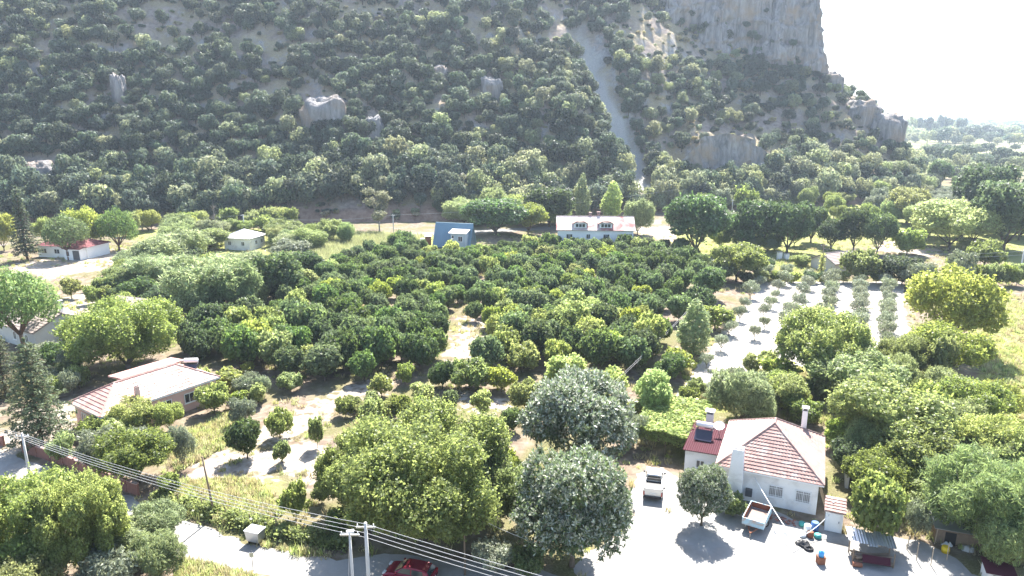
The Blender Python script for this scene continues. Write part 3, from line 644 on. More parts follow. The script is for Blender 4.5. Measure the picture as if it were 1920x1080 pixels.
hx, hy, hh, hs, hpx, hpy = (a[ok] for a in (hx, hy, hh, hs, hpx, hpy))
low = 1-sstep(15, 45, hs)
hd = rng.uniform(3.8, 7.6, hx.shape)*(1+0.35*low)*np.where(hpx > 1550, 0.75, 1)
pp = 0.05+0.20*low*(hpx > 330)+0.06*low+0.5*((hpx < 90) & (hpy < 170))+0.2*((hpx > 880) & (hpx < 1260) & (hpy > 60))+0.25*(hpx > 1220)  # pale kind likelier on sunlit parts, so some light is in the colour
hk = np.where(rng.random(hx.shape) < pp, 5+rng.integers(0, 3, hx.shape), rng.integers(0, 5, hx.shape))
hsc = np.stack([hd/7, hd/7*rng.uniform(0.9, 1.1, hx.shape), hd/7*rng.uniform(0.95, 1.4, hx.shape)*(1+0.1*low)], -1); hr = rng.uniform(0, 6.28, hx.shape)
big = hd/np.hypot(hx, hy)*np.where((hpy > 20) & (hpx > 5) & (hpx < 1750), 1, 0.1)*(1+0.5*low)
order = np.argsort(-big); near = np.sort(order[:290]); rest = order[290:]
AB = [(0, 'the stone pines'), (330, 'the white box house'), (560, 'the brown road cut'), (800, 'the blue house'), (1010, 'the white dormer house'), (1215, 'the bare earth cut'), (1420, 'the tall dark roadside trees'), (1640, 'the small tiled cottage')]
ORD = 'first second third fourth fifth sixth seventh eighth ninth tenth eleventh twelfth thirteenth fourteenth fifteenth sixteenth seventeenth eighteenth nineteenth twentieth'.split()
def ordw(n):
    if n <= 20: return ORD[n-1]
    t = {2: 'twenty', 3: 'thirty', 4: 'forty', 5: 'fifty', 6: 'sixty', 7: 'seventy', 8: 'eighty', 9: 'ninety'}
    if n >= 100: return 'hundred-and-'+ordw(n-100) if n > 100 else 'hundredth'
    return t[n//10]+'-'+ORD[n % 10-1] if n % 10 else t[n//10][:-1]+'ieth'
cnt = {}
for i in near[np.argsort(hpx[near])]:
    above = [b for a, b in AB if hpx[i] >= a]; above = above[-1] if above else AB[0][1]
    tone = 'pale yellow green' if hk[i] >= 5 else 'dark green'
    k = (above, tone); cnt[k] = cnt.get(k, 0)+1
    o = link('hillside_tree', HT[hk[i]]); o.location = (hx[i], hy[i], hh[i]); o.rotation_euler = (0, 0, hr[i]); o.scale = hsc[i]
    tag(o, '%s tree on hillside above %s, %s from left' % (tone, above, ordw(cnt[k])), 'tree', 'trees on the lower hillside')
gn_scatter('hillside_scrub', np.stack([hx, hy, hh], -1)[rest], hr[rest], hsc[rest], hk[rest], HT, 'dense dark green scrub and small trees covering the upper hillside', 'scrub')
print('hill trees', len(near), len(rest))
# low bushes and dry tufts between the trees
bush = []
for i in range(3):
    r2 = np.random.default_rng(430+i); C, Nn = in_lobes(r2, lobes_round(r2, 6, 2.2, 1.3, 0, (0.3, 0.5), 0.6), 300, 0.8, 0.4); V, Fc, v = leaves(r2, C, Nn, 0.40, 0.26)
    b = mesh_np('low_bush', V, Fc, {'v': v}); b.materials.append(LM[['hill', 'hillp', 'straw'][i]]); bush.append(b)
n = 3800; bx = rng.uniform(-250, 200, n); by = rng.uniform(225, 430, n); bz = hz(bx, by); ok = (bz > 0.4)
qx, qy = proj(bx, by, bz); ok &= (qx > -30) & (qx < 1800) & (qy > -20) & (np.abs(bx-np.interp(by-yfoot(bx), [0, 30, 60, 95, 130], CHX)) > 4)
bx, by, bz = bx[ok], by[ok], bz[ok]; s_ = rng.uniform(0.6, 1.7, len(bx))
gn_scatter('low_scrub', np.stack([bx, by, bz], -1), rng.uniform(0, 6, len(bx)), np.stack([s_, s_, s_*rng.uniform(0.7, 1.2, len(bx))], -1), rng.choice(3, len(bx), p=[0.5, 0.25, 0.25]), bush, 'low grey green bushes and straw coloured tufts between the hillside trees', 'scrub')

for k, (px, py, sz) in enumerate([(1212, 30, 6), (1235, 12, 6), (1262, 45, 5), (1300, 28, 5), (1322, 52, 6), (1345, 40, 5), (1398, 48, 4.5), (1412, 66, 5.5), (1425, 72, 4), (1457, 78, 5.5), (1488, 82, 4.5), (1362, 92, 5), (1395, 98, 5), (1440, 20, 3)]):
    u = (px-960)/F; yy = float(np.interp(u*352, [a for a, b in CLIFF[:9]], [b for a, b in CLIFF[:9]]))-2.0; z = zat(yy, py); yy += 0.26*max(0, z-58); z = zat(yy, py); xx = u*(yy*CP-(z-CAMH)*SP)
    o = link('cliff_shrub', HT[k % 5]); o.location = (xx, yy+1.0, z-sz*0.35); o.rotation_euler = (0.25, 0, k*1.3); o.scale = (sz/7,)*3; tag(o, 'dark shrub clinging to the high cliff, %s counted from the left' % ordw(sorted([1212, 1235, 1262, 1300, 1322, 1345, 1398, 1412, 1425, 1457, 1488, 1362, 1395, 1440]).index(px)+1), 'shrub', 'shrubs on the high cliff')
# ---- rock outcrops on the hill
def rock(px, py, wpx, hpx, label, seed, deep=0.5):
    p = ray_hill(px, py+hpx*0.4); mp_ = mpp(p.y, p.z); W_, H_ = wpx*mp_, hpx*mp_*1.0
    u = np.linspace(0, 2*math.pi, 41)[:-1]; v = np.linspace(0.02, math.pi*0.98, 26); U, V_ = np.meshgrid(u, v)
    d = np.stack([np.cos(U)*np.sin(V_), np.sin(U)*np.sin(V_), np.cos(V_)], -1)
    sq = np.abs(d)**0.62*np.sign(d)
    r = 1+0.24*fbm(d[..., 0]*1.6+seed, d[..., 1]*1.6, d[..., 2]*0.8, o=2, seed=seed)+0.09*(1-2*np.abs(vn(d[..., 0]*4, d[..., 1]*4, d[..., 2]*1.3, seed=seed+2)))+0.10*vn(d[..., 0]*9, d[..., 1]*9, d[..., 2]*4, seed=seed+5)
    Q = sq*r[..., None]*np.array([W_*0.5, W_*deep, H_*0.62])
    i = np.arange(Q.shape[0]*40).reshape(-1, 40); j = np.roll(i, -1, 1)
    Fq = np.stack([i[:-1], i[1:], j[1:], j[:-1]], -1).reshape(-1, 4)
    o = link('rock_outcrop', mesh_np('rock_outcrop', Q.reshape(-1, 3), Fq), M_ROCK); o.location = (p.x, p.y+W_*0.30, p.z+H_*0.05); return tag(o, label, 'rock', 'rock outcrops on the hillside')
rock(610, 208, 84, 78, 'large pale grey rock standing out above the dark scrub', 1)
rock(74, 325, 68, 62, 'broad pale rock face low on the slope above the cedar', 2)
rock(222, 165, 24, 78, 'tall narrow streak of pale rock in the dark scrub', 3)
rock(203, 218, 26, 32, 'small pinkish rock below the tall pale streak', 4)
rock(700, 236, 34, 54, 'narrow grey rock beside the large pale rock', 5)
rock(922, 163, 46, 56, 'grey rock slab high up between pale bushes', 6)
rock(822, 138, 36, 46, 'rounded grey rock high on the wooded slope', 7)
rock(1082, 268, 26, 40, 'grey rock on the spur beside the scree chute', 8)
rock(1655, 232, 60, 70, 'rugged brown grey rock knob at the end of the ridge', 9, 0.7)
rock(1620, 205, 60, 48, 'rough rock step under the ridge skyline', 10, 0.7)
rock(1560, 150, 40, 44, 'leaning rock at the foot of the high cliff', 11, 0.6)
rock(304, 262, 22, 34, 'small lilac grey rock amid dark trees', 12)

# ------------------------------------------------------------------ the orchard
TH = math.radians(27); du = np.array([math.sin(TH), math.cos(TH)]); dn = np.array([math.cos(TH), -math.sin(TH)])
ORCH = poly_px([(600, 520), (655, 496), (760, 466), (830, 488), (905, 488), (1000, 466), (1120, 474), (1262, 472), (1330, 505), (1290, 590), (1235, 660), (1195, 722), (1080, 712), (1000, 708), (920, 706), (840, 688),
                (745, 715), (650, 722), (560, 722), (470, 705), (350, 675), (340, 620), (370, 585), (480, 575), (560, 560)])
GAP = [poly_px([(838, 592), (882, 590), (930, 660), (925, 690), (850, 690), (840, 650)]), poly_px([(1225, 600), (1262, 590), (1250, 640), (1215, 640)])]
rr = random.Random(3); rows = {}; sp = 4.45
for a in range(-45, 46):
    for b in range(10, 60):
        q = dn*a*sp+du*(b*sp+(sp/2 if a % 2 else 0)); x, y = q+np.array([rr.gauss(0, 0.3), rr.gauss(0, 0.3)])
        if not pip(ORCH, np.array([x]), np.array([y]))[0] or any(pip(g, np.array([x]), np.array([y]))[0] for g in GAP) or rr.random() < 0.05: continue
        rows.setdefault(a, []).append((x, y))
ks = sorted(rows, reverse=True); no = 0
for ri, a in enumerate(ks):
    for bi, (x, y) in enumerate(sorted(rows[a], key=lambda q: q[1])):
        px, py = proj(x, y, 2.0)
        e = math.hypot((px-1060)/190, (py-605)/75); e2 = math.hypot((px-1010)/160, (py-680)/50); e3 = math.hypot((px-560)/200, (py-640)/70); e4 = math.hypot((px-1010)/300, (py-485)/25)
        pl = max(0.06, 0.75-0.5*e, 0.7-0.45*e2, 0.4-0.25*e3, 0.35-0.2*e4) if min(e, e2, e3, e4) < 1.6 else 0.06
        lime = rr.random() < pl; s = rr.uniform(0.78, 1.12); big_ = 1.12 if py > 600 else 1.0
        plant('citrus_tree' if not lime else 'fruit_tree', 'lime' if lime else 'citrus', 0, 0, 0, 0,
              '%s citrus tree, %s in the %s orchard row counted from the olive field' % ('pale lime green' if lime else 'round dark green', ordw(bi+1), ordw(ri+1)),
              'fruit tree' if lime else 'citrus tree', 'pale fruit trees in the orchard' if lime else 'dark citrus trees in the orchard', pos=Vector((x, y, 0)), wm=4.5*s*big_, hm=4.65*s*rr.uniform(0.88, 1.14)*big_)
        no += 1
print('orchard', no)
# ------------------------------------------------------------------ young olives in rows on the pale field
for k, (a, b, n, s0) in enumerate([((1325, 690), (1440, 512), 9, 1.0), ((1418, 640), (1472, 522), 8, 1.0), ((1478, 625), (1518, 528), 6, 1.0), ((1540, 625), (1562, 530), 7, 1.0), ((1606, 650), (1612, 528), 9, 1.0), ((1664, 705), (1660, 528), 12, 1.0)]):
    A, B = G(*a), G(*b)
    for j in range(n):
        f = j/(n-1); p = A.lerp(B, f)+Vector((PR.gauss(0, 0.25), PR.gauss(0, 0.4), 0))
        sm = PR.uniform(0.85, 1.15)*(0.85 if (k < 2 and f < 0.6) else 1.12)
        plant('olive_tree', 'olive', 0, 0, 0, 0, 'young olive tree, %s from the front in the %s olive row from the orchard' % (ordw(j+1), ordw(k+1)), 'olive tree', 'young olive trees in rows', pos=p, wm=2.9*sm, hm=3.2*sm)

# ------------------------------------------------------------------ single trees and shrubs, each where the photo shows it
def many(name, kind, cat, group, rows):
    for r in rows: plant(name, r[6] if len(r) > 6 else kind, r[0], r[1], r[2], r[3], r[4], cat, group, var=r[5] if len(r) > 5 else None)
many('conifer', 'cedar', 'conifer', None, [(52, 488, 62, 352, 'tall pointed dark conifer beside the red-roofed cottage')])
many('conifer', 'norfolk', 'conifer', None, [(80, 836, 120, 636, 'dark layered conifer standing by the brick wall and pink house', 0), (12, 745, 90, 615, 'grey green conifer at the left edge below the stone pine', 1)])
many('stone_pine', 'stonepine', 'pine tree', 'stone pines', [(130, 487, 84, 394, 'round-topped stone pine in front of the red-roofed cottage', 0), (224, 470, 76, 381, 'round-topped stone pine right of the red-roofed cottage', 1), (48, 662, 132, 487, 'big stone pine with bare trunk over the long grey-roofed house', 0)])
many('dead_tree', 'dead', 'dead tree', None, [(406, 452, 42, 384, 'bare grey dead tree left of the white box house')])
many('poplar', 'poplar', 'poplar tree', None, [(1146, 412, 34, 346, 'bright green pointed poplar behind the white dormer house'), (1090, 412, 24, 334, 'slim pale poplar left of the bright green poplar', 0, 'palepoplar')])
many('gum_tree', 'gum', 'tree', None, [(712, 440, 46, 356, 'slender pale yellow tree beside the road pole')])
many('broadleaf_tree', 'green', 'tree', 'broadleaf trees', [
    (165, 470, 74, 388, 'yellow green tree between the two stone pines', 0, 'yellow'), (8, 470, 50, 398, 'yellow green tree cut by the left edge beside the conifer', 1, 'yellow'),
    (88, 462, 40, 405, 'small green tree behind the red-roofed cottage', 1),
    (795, 1012, 330, 768, 'huge bright green spreading tree beside the dirt road', 0, 'mulberry'), (905, 985, 190, 822, 'leafy green tree at the right shoulder of the huge roadside tree', 1, 'mulberry'),
    (690, 960, 170, 805, 'leafy green tree at the left shoulder of the huge roadside tree', 1, 'mulberry'),
    (240, 690, 205, 560, 'big yellowish walnut tree behind the pink house', 0, 'fig'), (70, 1085, 215, 880, 'big bright green tree in the bottom corner by the road', 0, 'clumpy'),
    (165, 1090, 150, 878, 'bright green tree beside the big corner tree', 1, 'clumpy'), (40, 1175, 150, 1040, 'yellow green treetop at the bottom left edge', 2, 'yellow'),
    (1535, 720, 165, 575, 'dark green walnut tree in front of the olive rows', 0, 'walnut'), (1600, 760, 160, 655, 'light green tree right of the dark walnut', 1), (1225, 790, 76, 688, 'upright vivid lime tree beside the orchard corner', 0, 'vivid'),
    (1315, 985, 92, 870, 'small round yard tree with a bare trunk near the pickup', 0, 'loquat'),
    (1780, 655, 165, 500, 'tall loose yellow green tree beside the dry field', 0, 'yellow'), (1768, 705, 140, 605, 'round tree with golden top at the end of the olive rows', 1, 'yellow'),
    (1660, 860, 220, 715, 'wide yellow green tree thicket behind the main house', 2, 'green'), (1700, 905, 150, 790, 'green tree right of the main house', 0, 'green'),
    (1815, 800, 130, 705, 'rounded green tree at the edge of the dry grass field', 1, 'green'), (1880, 880, 130, 780, 'yellow green tree at the right edge', 2, 'yellow'),
    (1640, 1022, 105, 895, 'dense vivid green round tree behind the woodpile', 1, 'lime'), (1640, 935, 110, 842, 'dark green tree beside the main house corner', 1, 'green'),
    (1835, 1020, 190, 845, 'big grey green feathery tree at the right of the yard', 0, 'mimosa'), (1885, 1075, 110, 960, 'pale bushy tree in the bottom right corner', 1, 'pale'),
    (1385, 795, 118, 690, 'dark green bushy tree right behind the annex roof', 0, 'pale'), (1780, 465, 140, 372, 'broad yellow green tree right of the small cottage', 1, 'yellow')])
many('loquat_tree', 'loquat', 'loquat tree', 'silvery loquat trees', [(1082, 885, 215, 692, 'silver-tipped loquat tree behind its twin, next to the vine pergola', 0), (1072, 1062, 215, 832, 'silver-tipped loquat tree in front, beside the dirt yard', 1)])
many('oak_tree', 'dark', 'tree', 'dark trees along the far lane', [
    (1305, 478, 118, 360, 'large dark tree right of the white dormer house'), (1420, 470, 96, 372, 'dark tree with bare trunk above the white hive boxes'), (1475, 474, 100, 374, 'dark tree right above the white hive boxes'),
    (1558, 468, 56, 412, 'small dark tree left of the small cottage'), (1600, 470, 66, 385, 'tall dark tree directly behind the small cottage'), (1644, 476, 62, 396, 'dark umbrella-shaped tree right of the small cottage'),
    (1385, 470, 60, 400, 'dark tree between the two large lane trees'), (1520, 455, 60, 385, 'grey green tree behind the dark lane trees'),
    (1880, 470, 130, 335, 'massive dark tree at the right edge'), (1840, 420, 110, 305, 'dark tree behind the massive right-edge tree'), (1925, 440, 90, 330, 'dark tree cut off by the right edge'),
    (1645, 348, 70, 278, 'round dark tree at the foot of the ridge end'), (1325, 368, 56, 300, 'round green tree at the foot of the low cliff'), (1760, 352, 40, 300, 'dark tree on the slope below the ridge end')])
many('willow_bush', 'pale', 'bush', 'big pale bushes between the houses', [
    (330, 500, 130, 432, 'big pale bush below the pole line'), (395, 590, 165, 478, 'largest pale feathery bush in front of the white box house'), (290, 545, 110, 478, 'pale bush left of the largest feathery bush'),
    (455, 530, 110, 472, 'pale bush under the white box house'), (250, 545, 100, 492, 'pale bush along the garden hedge'), (440, 590, 110, 490, 'pale bush with spiky tips next to the orchard'),
    (520, 565, 96, 470, 'darker green bush at the left edge of the orchard', 0, 'dark'), (575, 530, 70, 470, 'green bush between reed field and orchard', 1, 'dark'), (340, 455, 60, 408, 'small pale tree by the hill road pole'),
    (520, 462, 40, 425, 'light green small tree right of the white box house', 0, 'yellow'), (620, 460, 46, 408, 'light green tree left end of the brown road cut', 1, 'green'), (588, 452, 34, 420, 'small green tree next to the hill road', 2, 'green'), (650, 462, 36, 418, 'pale green tree at the hill road', 2, 'pale'),
    (1195, 440, 60, 372, 'pale round bush right of the white dormer house'), (930, 440, 130, 370, 'wide green tree between blue house and dormer house', 1, 'dark'), (870, 420, 80, 372, 'pale tree behind the blue house'), (1030, 425, 90, 350, 'grey green tree left of the dormer house', 2, 'dark'),
    (990, 440, 70, 380, 'green tree near the dormer house gable', 0, 'green'), (900, 365, 90, 292, 'big pale tree standing out at the hill foot above the blue house')])
many('conifer', 'hillpine', 'conifer', None, [(545, 330, 66, 238, 'pale spreading pine standing out on the dark slope')])
many('hedge_shrub', 'dshrub', 'shrub', 'hedge around the left garden', [(215, 552, 60, 515, 'hedge shrub at the garden corner'), (262, 566, 70, 520, 'hedge shrub, second along the garden'), (318, 582, 80, 530, 'hedge shrub, third along the garden'), (365, 598, 70, 545, 'hedge shrub nearest the orchard'),
    (135, 560, 40, 520, 'light shrub at the garden table', 0, 'ysapling'), (85, 680, 60, 640, 'pale grey shrub under the stone pine', 0, 'oliveb'), (120, 690, 70, 640, 'dark shrub beside the long grey-roofed house'), (165, 645, 56, 600, 'bush at the gable of the long grey-roofed house', 0, 'shrub'), (210, 600, 46, 566, 'small bush behind the walnut tree', 1, 'shrub')])
many('garden_shrub', 'shrub', 'shrub', 'shrubs around the pink house', [
    (245, 812, 92, 745, 'yellow green shrub against the pink wall', 0, 'yellow'), (262, 905, 130, 800, 'tall loose green shrub by the road wall', 1, 'green'), (205, 880, 90, 805, 'pale flowering shrub by the road wall', 0, 'oliveb'), (120, 868, 56, 815, 'round bright shrub inside the brick wall', 0),
    (345, 880, 44, 798, 'slim grey olive bush beside the grass', 1, 'oliveb'), (456, 800, 52, 744, 'round silvery olive bush at the pink house', 0, 'oliveb'), (318, 808, 56, 752, 'yellow green bush beneath the pink house windows', 1, 'yellow'), (402, 775, 66, 722, 'dark green bush at the corner of the pink house', 1, 'shrub'),
    (464, 860, 66, 792, 'small citrus tree in the dusty clearing', 0, 'citrus'), (525, 822, 50, 766, 'small green tree in the dusty clearing', 2, 'lime'), (530, 868, 34, 824, 'little green tree in the middle of the clearing', 0, 'sapling'), (555, 978, 56, 897, 'yellow sapling beside the ivy fence', 0, 'ysapling'), (604, 945, 40, 903, 'little dark tree left of the huge roadside tree', 1, 'sapling'),
    (430, 730, 70, 690, 'loose yellow bush beyond the pink house', 2, 'ysapling'), (470, 745, 60, 700, 'olive green bush at the orchard corner', 2, 'oliveb'), (320, 935, 40, 885, 'small bush at the lane corner', 1, 'sapling'), (595, 840, 30, 778, 'small slim tree at the track', 2, 'sapling')])
many('roadside_bush', 'pale', 'bush', 'bushes at the bottom left road', [(235, 1050, 130, 965, 'grey green feathery bush beside the road', 0), (300, 1020, 100, 940, 'soft grey bush at the road bend', 1), (300, 1085, 110, 1000, 'pale wispy bush at the road edge', 2), (215, 1110, 110, 1020, 'grey leafy bush under the corner tree', 0, 'oliveb'), (640, 990, 70, 960, 'low yellow green bush at the ivy fence end', 0, 'shrub'), (930, 1075, 90, 1015, 'grey green shrub beneath the loquat by the road', 1, 'oliveb'), (990, 1085, 70, 1025, 'bush at the foot of the front loquat', 1, 'shrub')])
many('clearing_tree', 'sapling', 'tree', 'small trees in the clearing', [
    (716, 745, 46, 698, 'pale yellow small tree at the track fork', 0, 'ysapling'), (648, 782, 42, 742, 'small green tree above the huge roadside tree', 0), (830, 728, 52, 678, 'dark round small tree beside the clearing', 1, 'citrus'), (905, 782, 44, 728, 'yellowish slim tree in the clearing', 1, 'ysapling'), (960, 808, 42, 768, 'small dark green tree near the loquat', 2, 'citrus'),
    (920, 850, 74, 788, 'green tree with open crown near the loquat', 0, 'lime'), (790, 760, 50, 715, 'pale shrubby tree in the clearing', 1, 'ysapling'), (880, 730, 80, 672, 'bright lime tree at the edge of the clearing', 2, 'lime'), (985, 770, 66, 715, 'green tree behind the loquat', 3, 'lime'), (760, 722, 36, 680, 'small green tree at the track end', 2),
    (940, 735, 60, 690, 'lime tree next to the bright one', 4, 'lime'), (1060, 735, 80, 665, 'leafy green tree behind the silver loquat', 5, 'lime'), (1140, 745, 76, 690, 'green tree between loquat and lime tree', 1, 'lime'), (700, 800, 50, 745, 'green bush at the back of the huge tree', 2, 'shrub'), (845, 775, 34, 735, 'thin dark tree in the clearing', 0, 'citrus'),
    (955, 905, 70, 850, 'green tree left of the front loquat', 0, 'lime'), (1180, 840, 70, 775, 'grey green bush left of the pergola', 0, 'oliveb')])
many('field_shrub', 'shrub', 'shrub', 'shrubs around the olive field', [
    (1270, 700, 66, 650, 'dry brownish bush at the pale track', 0, 'ysapling'), (1300, 665, 50, 570, 'tall reedy green bush at the pale track', 0, 'palepoplar'), (1340, 620, 70, 570, 'straw coloured bush between orchard and olives', 1, 'ysapling'), (1255, 715, 60, 662, 'dark bush at the pale track', 0, 'dshrub'),
    (1330, 560, 60, 505, 'dark clipped shrub in the boundary row', 0, 'citrus'), (1310, 585, 56, 540, 'dark clipped shrub, second in the boundary row', 1, 'citrus'), (1350, 530, 56, 490, 'dark clipped shrub at the top of the boundary row', 2, 'citrus'), (1380, 528, 96, 455, 'leafy vivid green tree at the top left of the olive field', 0, 'green'), (1420, 520, 56, 480, 'dark shrub under the leafy tree', 1, 'dshrub'),
    (1440, 700, 40, 655, 'green sapling at the front of the olive field', 0, 'sapling'), (1405, 705, 36, 660, 'thin sapling at the front of the olive field', 1, 'ysapling'), (1465, 770, 90, 700, 'light green shrub behind the main house', 1, 'yellow'), (1500, 790, 70, 745, 'bush at the back of the main house', 2, 'shrub'),
    (1610, 530, 72, 470, 'round green bush in front of the small cottage', 1, 'shrub'), (1690, 535, 86, 478, 'dark rounded bush between cottage and yellow trees', 0, 'dshrub'), (1720, 545, 60, 490, 'brownish bush next to the dark rounded one', 0, 'oliveb'), (1797, 540, 56, 470, 'round grey olive bush before the hedge', 0, 'oliveb'), (1845, 500, 70, 452, 'round green bush behind the hedge', 2, 'shrub'),
    (1700, 478, 70, 430, 'green bush beyond the small cottage', 0, 'shrub'), (1500, 500, 40, 478, 'low bush by the white hive boxes', 1, 'shrub'), (1755, 745, 60, 685, 'small yellow tree behind the golden-topped tree', 2, 'yellow'), (1730, 790, 90, 740, 'green shrub at the field corner', 1, 'green'), (1570, 840, 60, 790, 'bush behind the main house roof', 2, 'shrub'),
    (1590, 890, 80, 825, 'dark bush in the shade of the main house', 1, 'dshrub'), (1700, 960, 60, 905, 'dry twiggy bush right of the vivid green tree', 0, 'ysapling'), (1365, 962, 60, 920, 'bright green shrub at the foot of the big chimney', 0, 'shrub'), (1715, 1010, 50, 940, 'spiky silver green plant by the yard fence', 1, 'oliveb'), (1780, 870, 90, 800, 'yellow green shrub behind the feathery tree', 0, 'yellow')])
for j in range(6):
    x = 1810+j*19; plant('hedge_shrub', 'shrub', x, 536, 34, 496, 'clipped hedge shrub along the right lane, %s from its left end' % ordw(j+1), 'shrub', 'hedge along the right lane')
for j in range(9):
    x = 1395+j*31; plant('verge_bush', PR.choice(['shrub', 'ysapling', 'dshrub']), x, 531, 30, 508, 'low bush along the top edge of the olive field, %s from the left' % ordw(j+1), 'bush', 'bushes at the top of the olive field')

# ------------------------------------------------------------------ belts of mixed growth that fill the gaps, each plant its own
def belt(poly, n, kinds, hpx, wr, what, grp, seed, avoid=()):
    q = random.Random(seed); P = []; xs = [a for a, b in poly]; ys = [b for a, b in poly]; tries = 0
    while len(P) < n and tries < 4000:
        tries += 1; x, y = q.uniform(min(xs), max(xs)), q.uniform(min(ys), max(ys))
        if not pip(poly, np.array([x]), np.array([y]))[0] or any(a <= x <= c and b <= y <= d for a, b, c, d in avoid): continue
        g = G(x, y)
        if any((g-G(a, b)).length < wr[0]*mpp(g.y)*0.62 for a, b in P): continue
        P.append((x, y))
    for k, (x, y) in enumerate(sorted(P)):
        h = q.uniform(*hpx); plant('wild_'+what.split()[-1], q.choice(kinds), x, y, q.uniform(*wr), y-h, '%s, %s from the left' % (grp[1], ordw(k+1)), what.split()[-1], grp[0])
belt([(200, 445), (560, 440), (560, 425), (200, 430)], 16, ['green', 'pale', 'dark', 'yellow', 'shrub'], (22, 46), (28, 52), 'roadside tree', ('trees along the hill road', 'leafy tree on the hill road left of the brown cut'), 1)
belt([(330, 500), (560, 510), (600, 470), (520, 440), (330, 445)], 14, ['pale', 'pale', 'green', 'oliveb'], (30, 50), (50, 84), 'pale willow', ('pale bushes around the white box house', 'pale feathery bush below the white box house'), 16, [(395, 425, 520, 512)])
belt([(830, 425), (1050, 425), (1050, 408), (830, 408)], 11, ['green', 'dark', 'pale', 'yellow'], (34, 64), (40, 70), 'backing tree', ('trees behind the far houses', 'leafy tree in the belt behind the blue and dormer houses'), 2)
belt([(1190, 405), (1260, 405), (1260, 385), (1190, 385)], 3, ['dshrub', 'pale'], (16, 26), (20, 34), 'bank shrub', ('shrubs on the earth cut', 'shrub on the bare earth cut right of the dormer house'), 3)
belt([(1260, 430), (1760, 420), (1740, 372), (1300, 366)], 46, ['pale', 'oliveb', 'dark', 'green', 'yellow', 'shrub'], (22, 46), (30, 56), 'scrub tree', ('mixed trees below the low cliff', 'mixed scrub tree on the flat below the low cliff'), 4)
belt([(1660, 470), (1925, 450), (1925, 415), (1690, 415)], 16, ['yellow', 'dark', 'green', 'pale'], (34, 70), (44, 80), 'lane tree', ('trees right of the small cottage', 'leafy tree in the group right of the small cottage'), 5, [(1640, 445, 1690, 490)])
belt([(1350, 478), (1540, 470), (1540, 450), (1350, 455)], 8, ['pale', 'green', 'olive'], (22, 40), (26, 44), 'lane shrub', ('shrubs under the dark lane trees', 'shrub under the dark lane trees'), 6)
belt([(1570, 700), (1760, 705), (1900, 820), (1900, 1000), (1720, 960), (1600, 860), (1570, 800)], 26, ['green', 'shrub', 'yellow', 'pale', 'walnut'], (60, 95), (70, 120), 'thicket bush', ('thicket right of the farmhouse', 'leafy bush in the thicket right of the farmhouse'), 7)
belt([(1390, 800), (1560, 775), (1560, 715), (1440, 705), (1390, 740)], 9, ['shrub', 'green', 'ysapling', 'pale'], (40, 62), (50, 80), 'back bush', ('bushes behind the farmhouse', 'leafy bush behind the farmhouse roof'), 8)
belt([(0, 600), (190, 555), (330, 610), (330, 640), (210, 590), (60, 580)], 9, ['shrub', 'oliveb', 'dshrub', 'ysapling'], (24, 38), (30, 46), 'garden bush', ('bushes in the left garden', 'small bush in the garden behind the long pale house'), 9, [(0, 570, 200, 640)])
belt([(60, 690), (190, 700), (140, 750), (90, 745)], 6, ['shrub', 'oliveb', 'ysapling', 'dshrub'], (30, 50), (36, 56), 'side bush', ('bushes left of the pink house', 'bush left of the pink house'), 10)
belt([(360, 720), (480, 700), (560, 730), (470, 775), (420, 770)], 9, ['ysapling', 'sapling', 'shrub', 'oliveb'], (26, 44), (30, 50), 'verge bush', ('bushes between pink house and orchard', 'bush between pink house and orchard'), 11)
belt([(160, 830), (300, 800), (330, 850), (270, 900), (190, 880)], 8, ['shrub', 'oliveb', 'green', 'ysapling'], (40, 60), (46, 70), 'front bush', ('bushes before the pink house', 'bush between pink house and road wall'), 12)
belt([(180, 520), (560, 570), (560, 530), (240, 490)], 13, ['pale', 'pale', 'dshrub', 'green'], (34, 60), (50, 80), 'garden willow', ('pale bushes left of the orchard', 'pale bush in the mass left of the orchard'), 13)
belt([(640, 745), (860, 790), (960, 900), (870, 840), (760, 790), (640, 780)], 9, ['sapling', 'ysapling', 'shrub'], (24, 40), (28, 44), 'clearing sapling', ('saplings in the clearing', 'sapling in the dusty clearing above the huge tree'), 14)
belt([(1180, 800), (1300, 760), (1400, 720), (1330, 740), (1200, 760)], 6, ['ysapling', 'oliveb', 'shrub'], (24, 44), (34, 54), 'track bush', ('bushes at the pale track', 'dry bush at the front end of the pale track'), 15)

# ================================================================== BUILDINGS
W_WHITE = plain('white_plaster', (0.80, 0.79, 0.77), 0.9, 0.2, var=0.08, scale=0.9, dirt=(0.62, 0.60, 0.57))
W_CLEAN = plain('white_paint', (0.80, 0.80, 0.79), 0.7, 0.3, var=0.06)
W_PINK = plain('pink_plaster', (0.66, 0.43, 0.38), 0.9, 0.2, var=0.1, scale=0.7)
W_GREY = plain('grey_plaster', (0.52, 0.51, 0.49), 0.9, 0.2, var=0.14)
W_BEIGE = plain('beige_plaster', (0.60, 0.55, 0.47), 0.9, 0.2, var=0.12)
W_CONC = plain('concrete', (0.52, 0.51, 0.49), 0.85, 0.2, var=0.15, scale=2)
T_RED = plain('clay_tile', (0.33, 0.215, 0.19), 0.85, 0.2, var=0.35, scale=2.2, dirt=(0.42, 0.34, 0.30))
T_BLEACH = plain('bleached_tile', (0.56, 0.44, 0.38), 0.85, 0.25, var=0.25, scale=1.6, dirt=(0.36, 0.22, 0.18))
T_PINK = plain('pink_tile', (0.38, 0.22, 0.19), 0.8, 0.3, var=0.28, scale=1.4, dirt=(0.46, 0.37, 0.33))
T_MAROON = plain('maroon_sheet', (0.065, 0.014, 0.022), 0.75, 0.15, var=0.2, scale=1.0)
T_BLUE = plain('blue_sheet', (0.16, 0.26, 0.33), 0.45, 0.5, 0.15, var=0.14, scale=0.5)
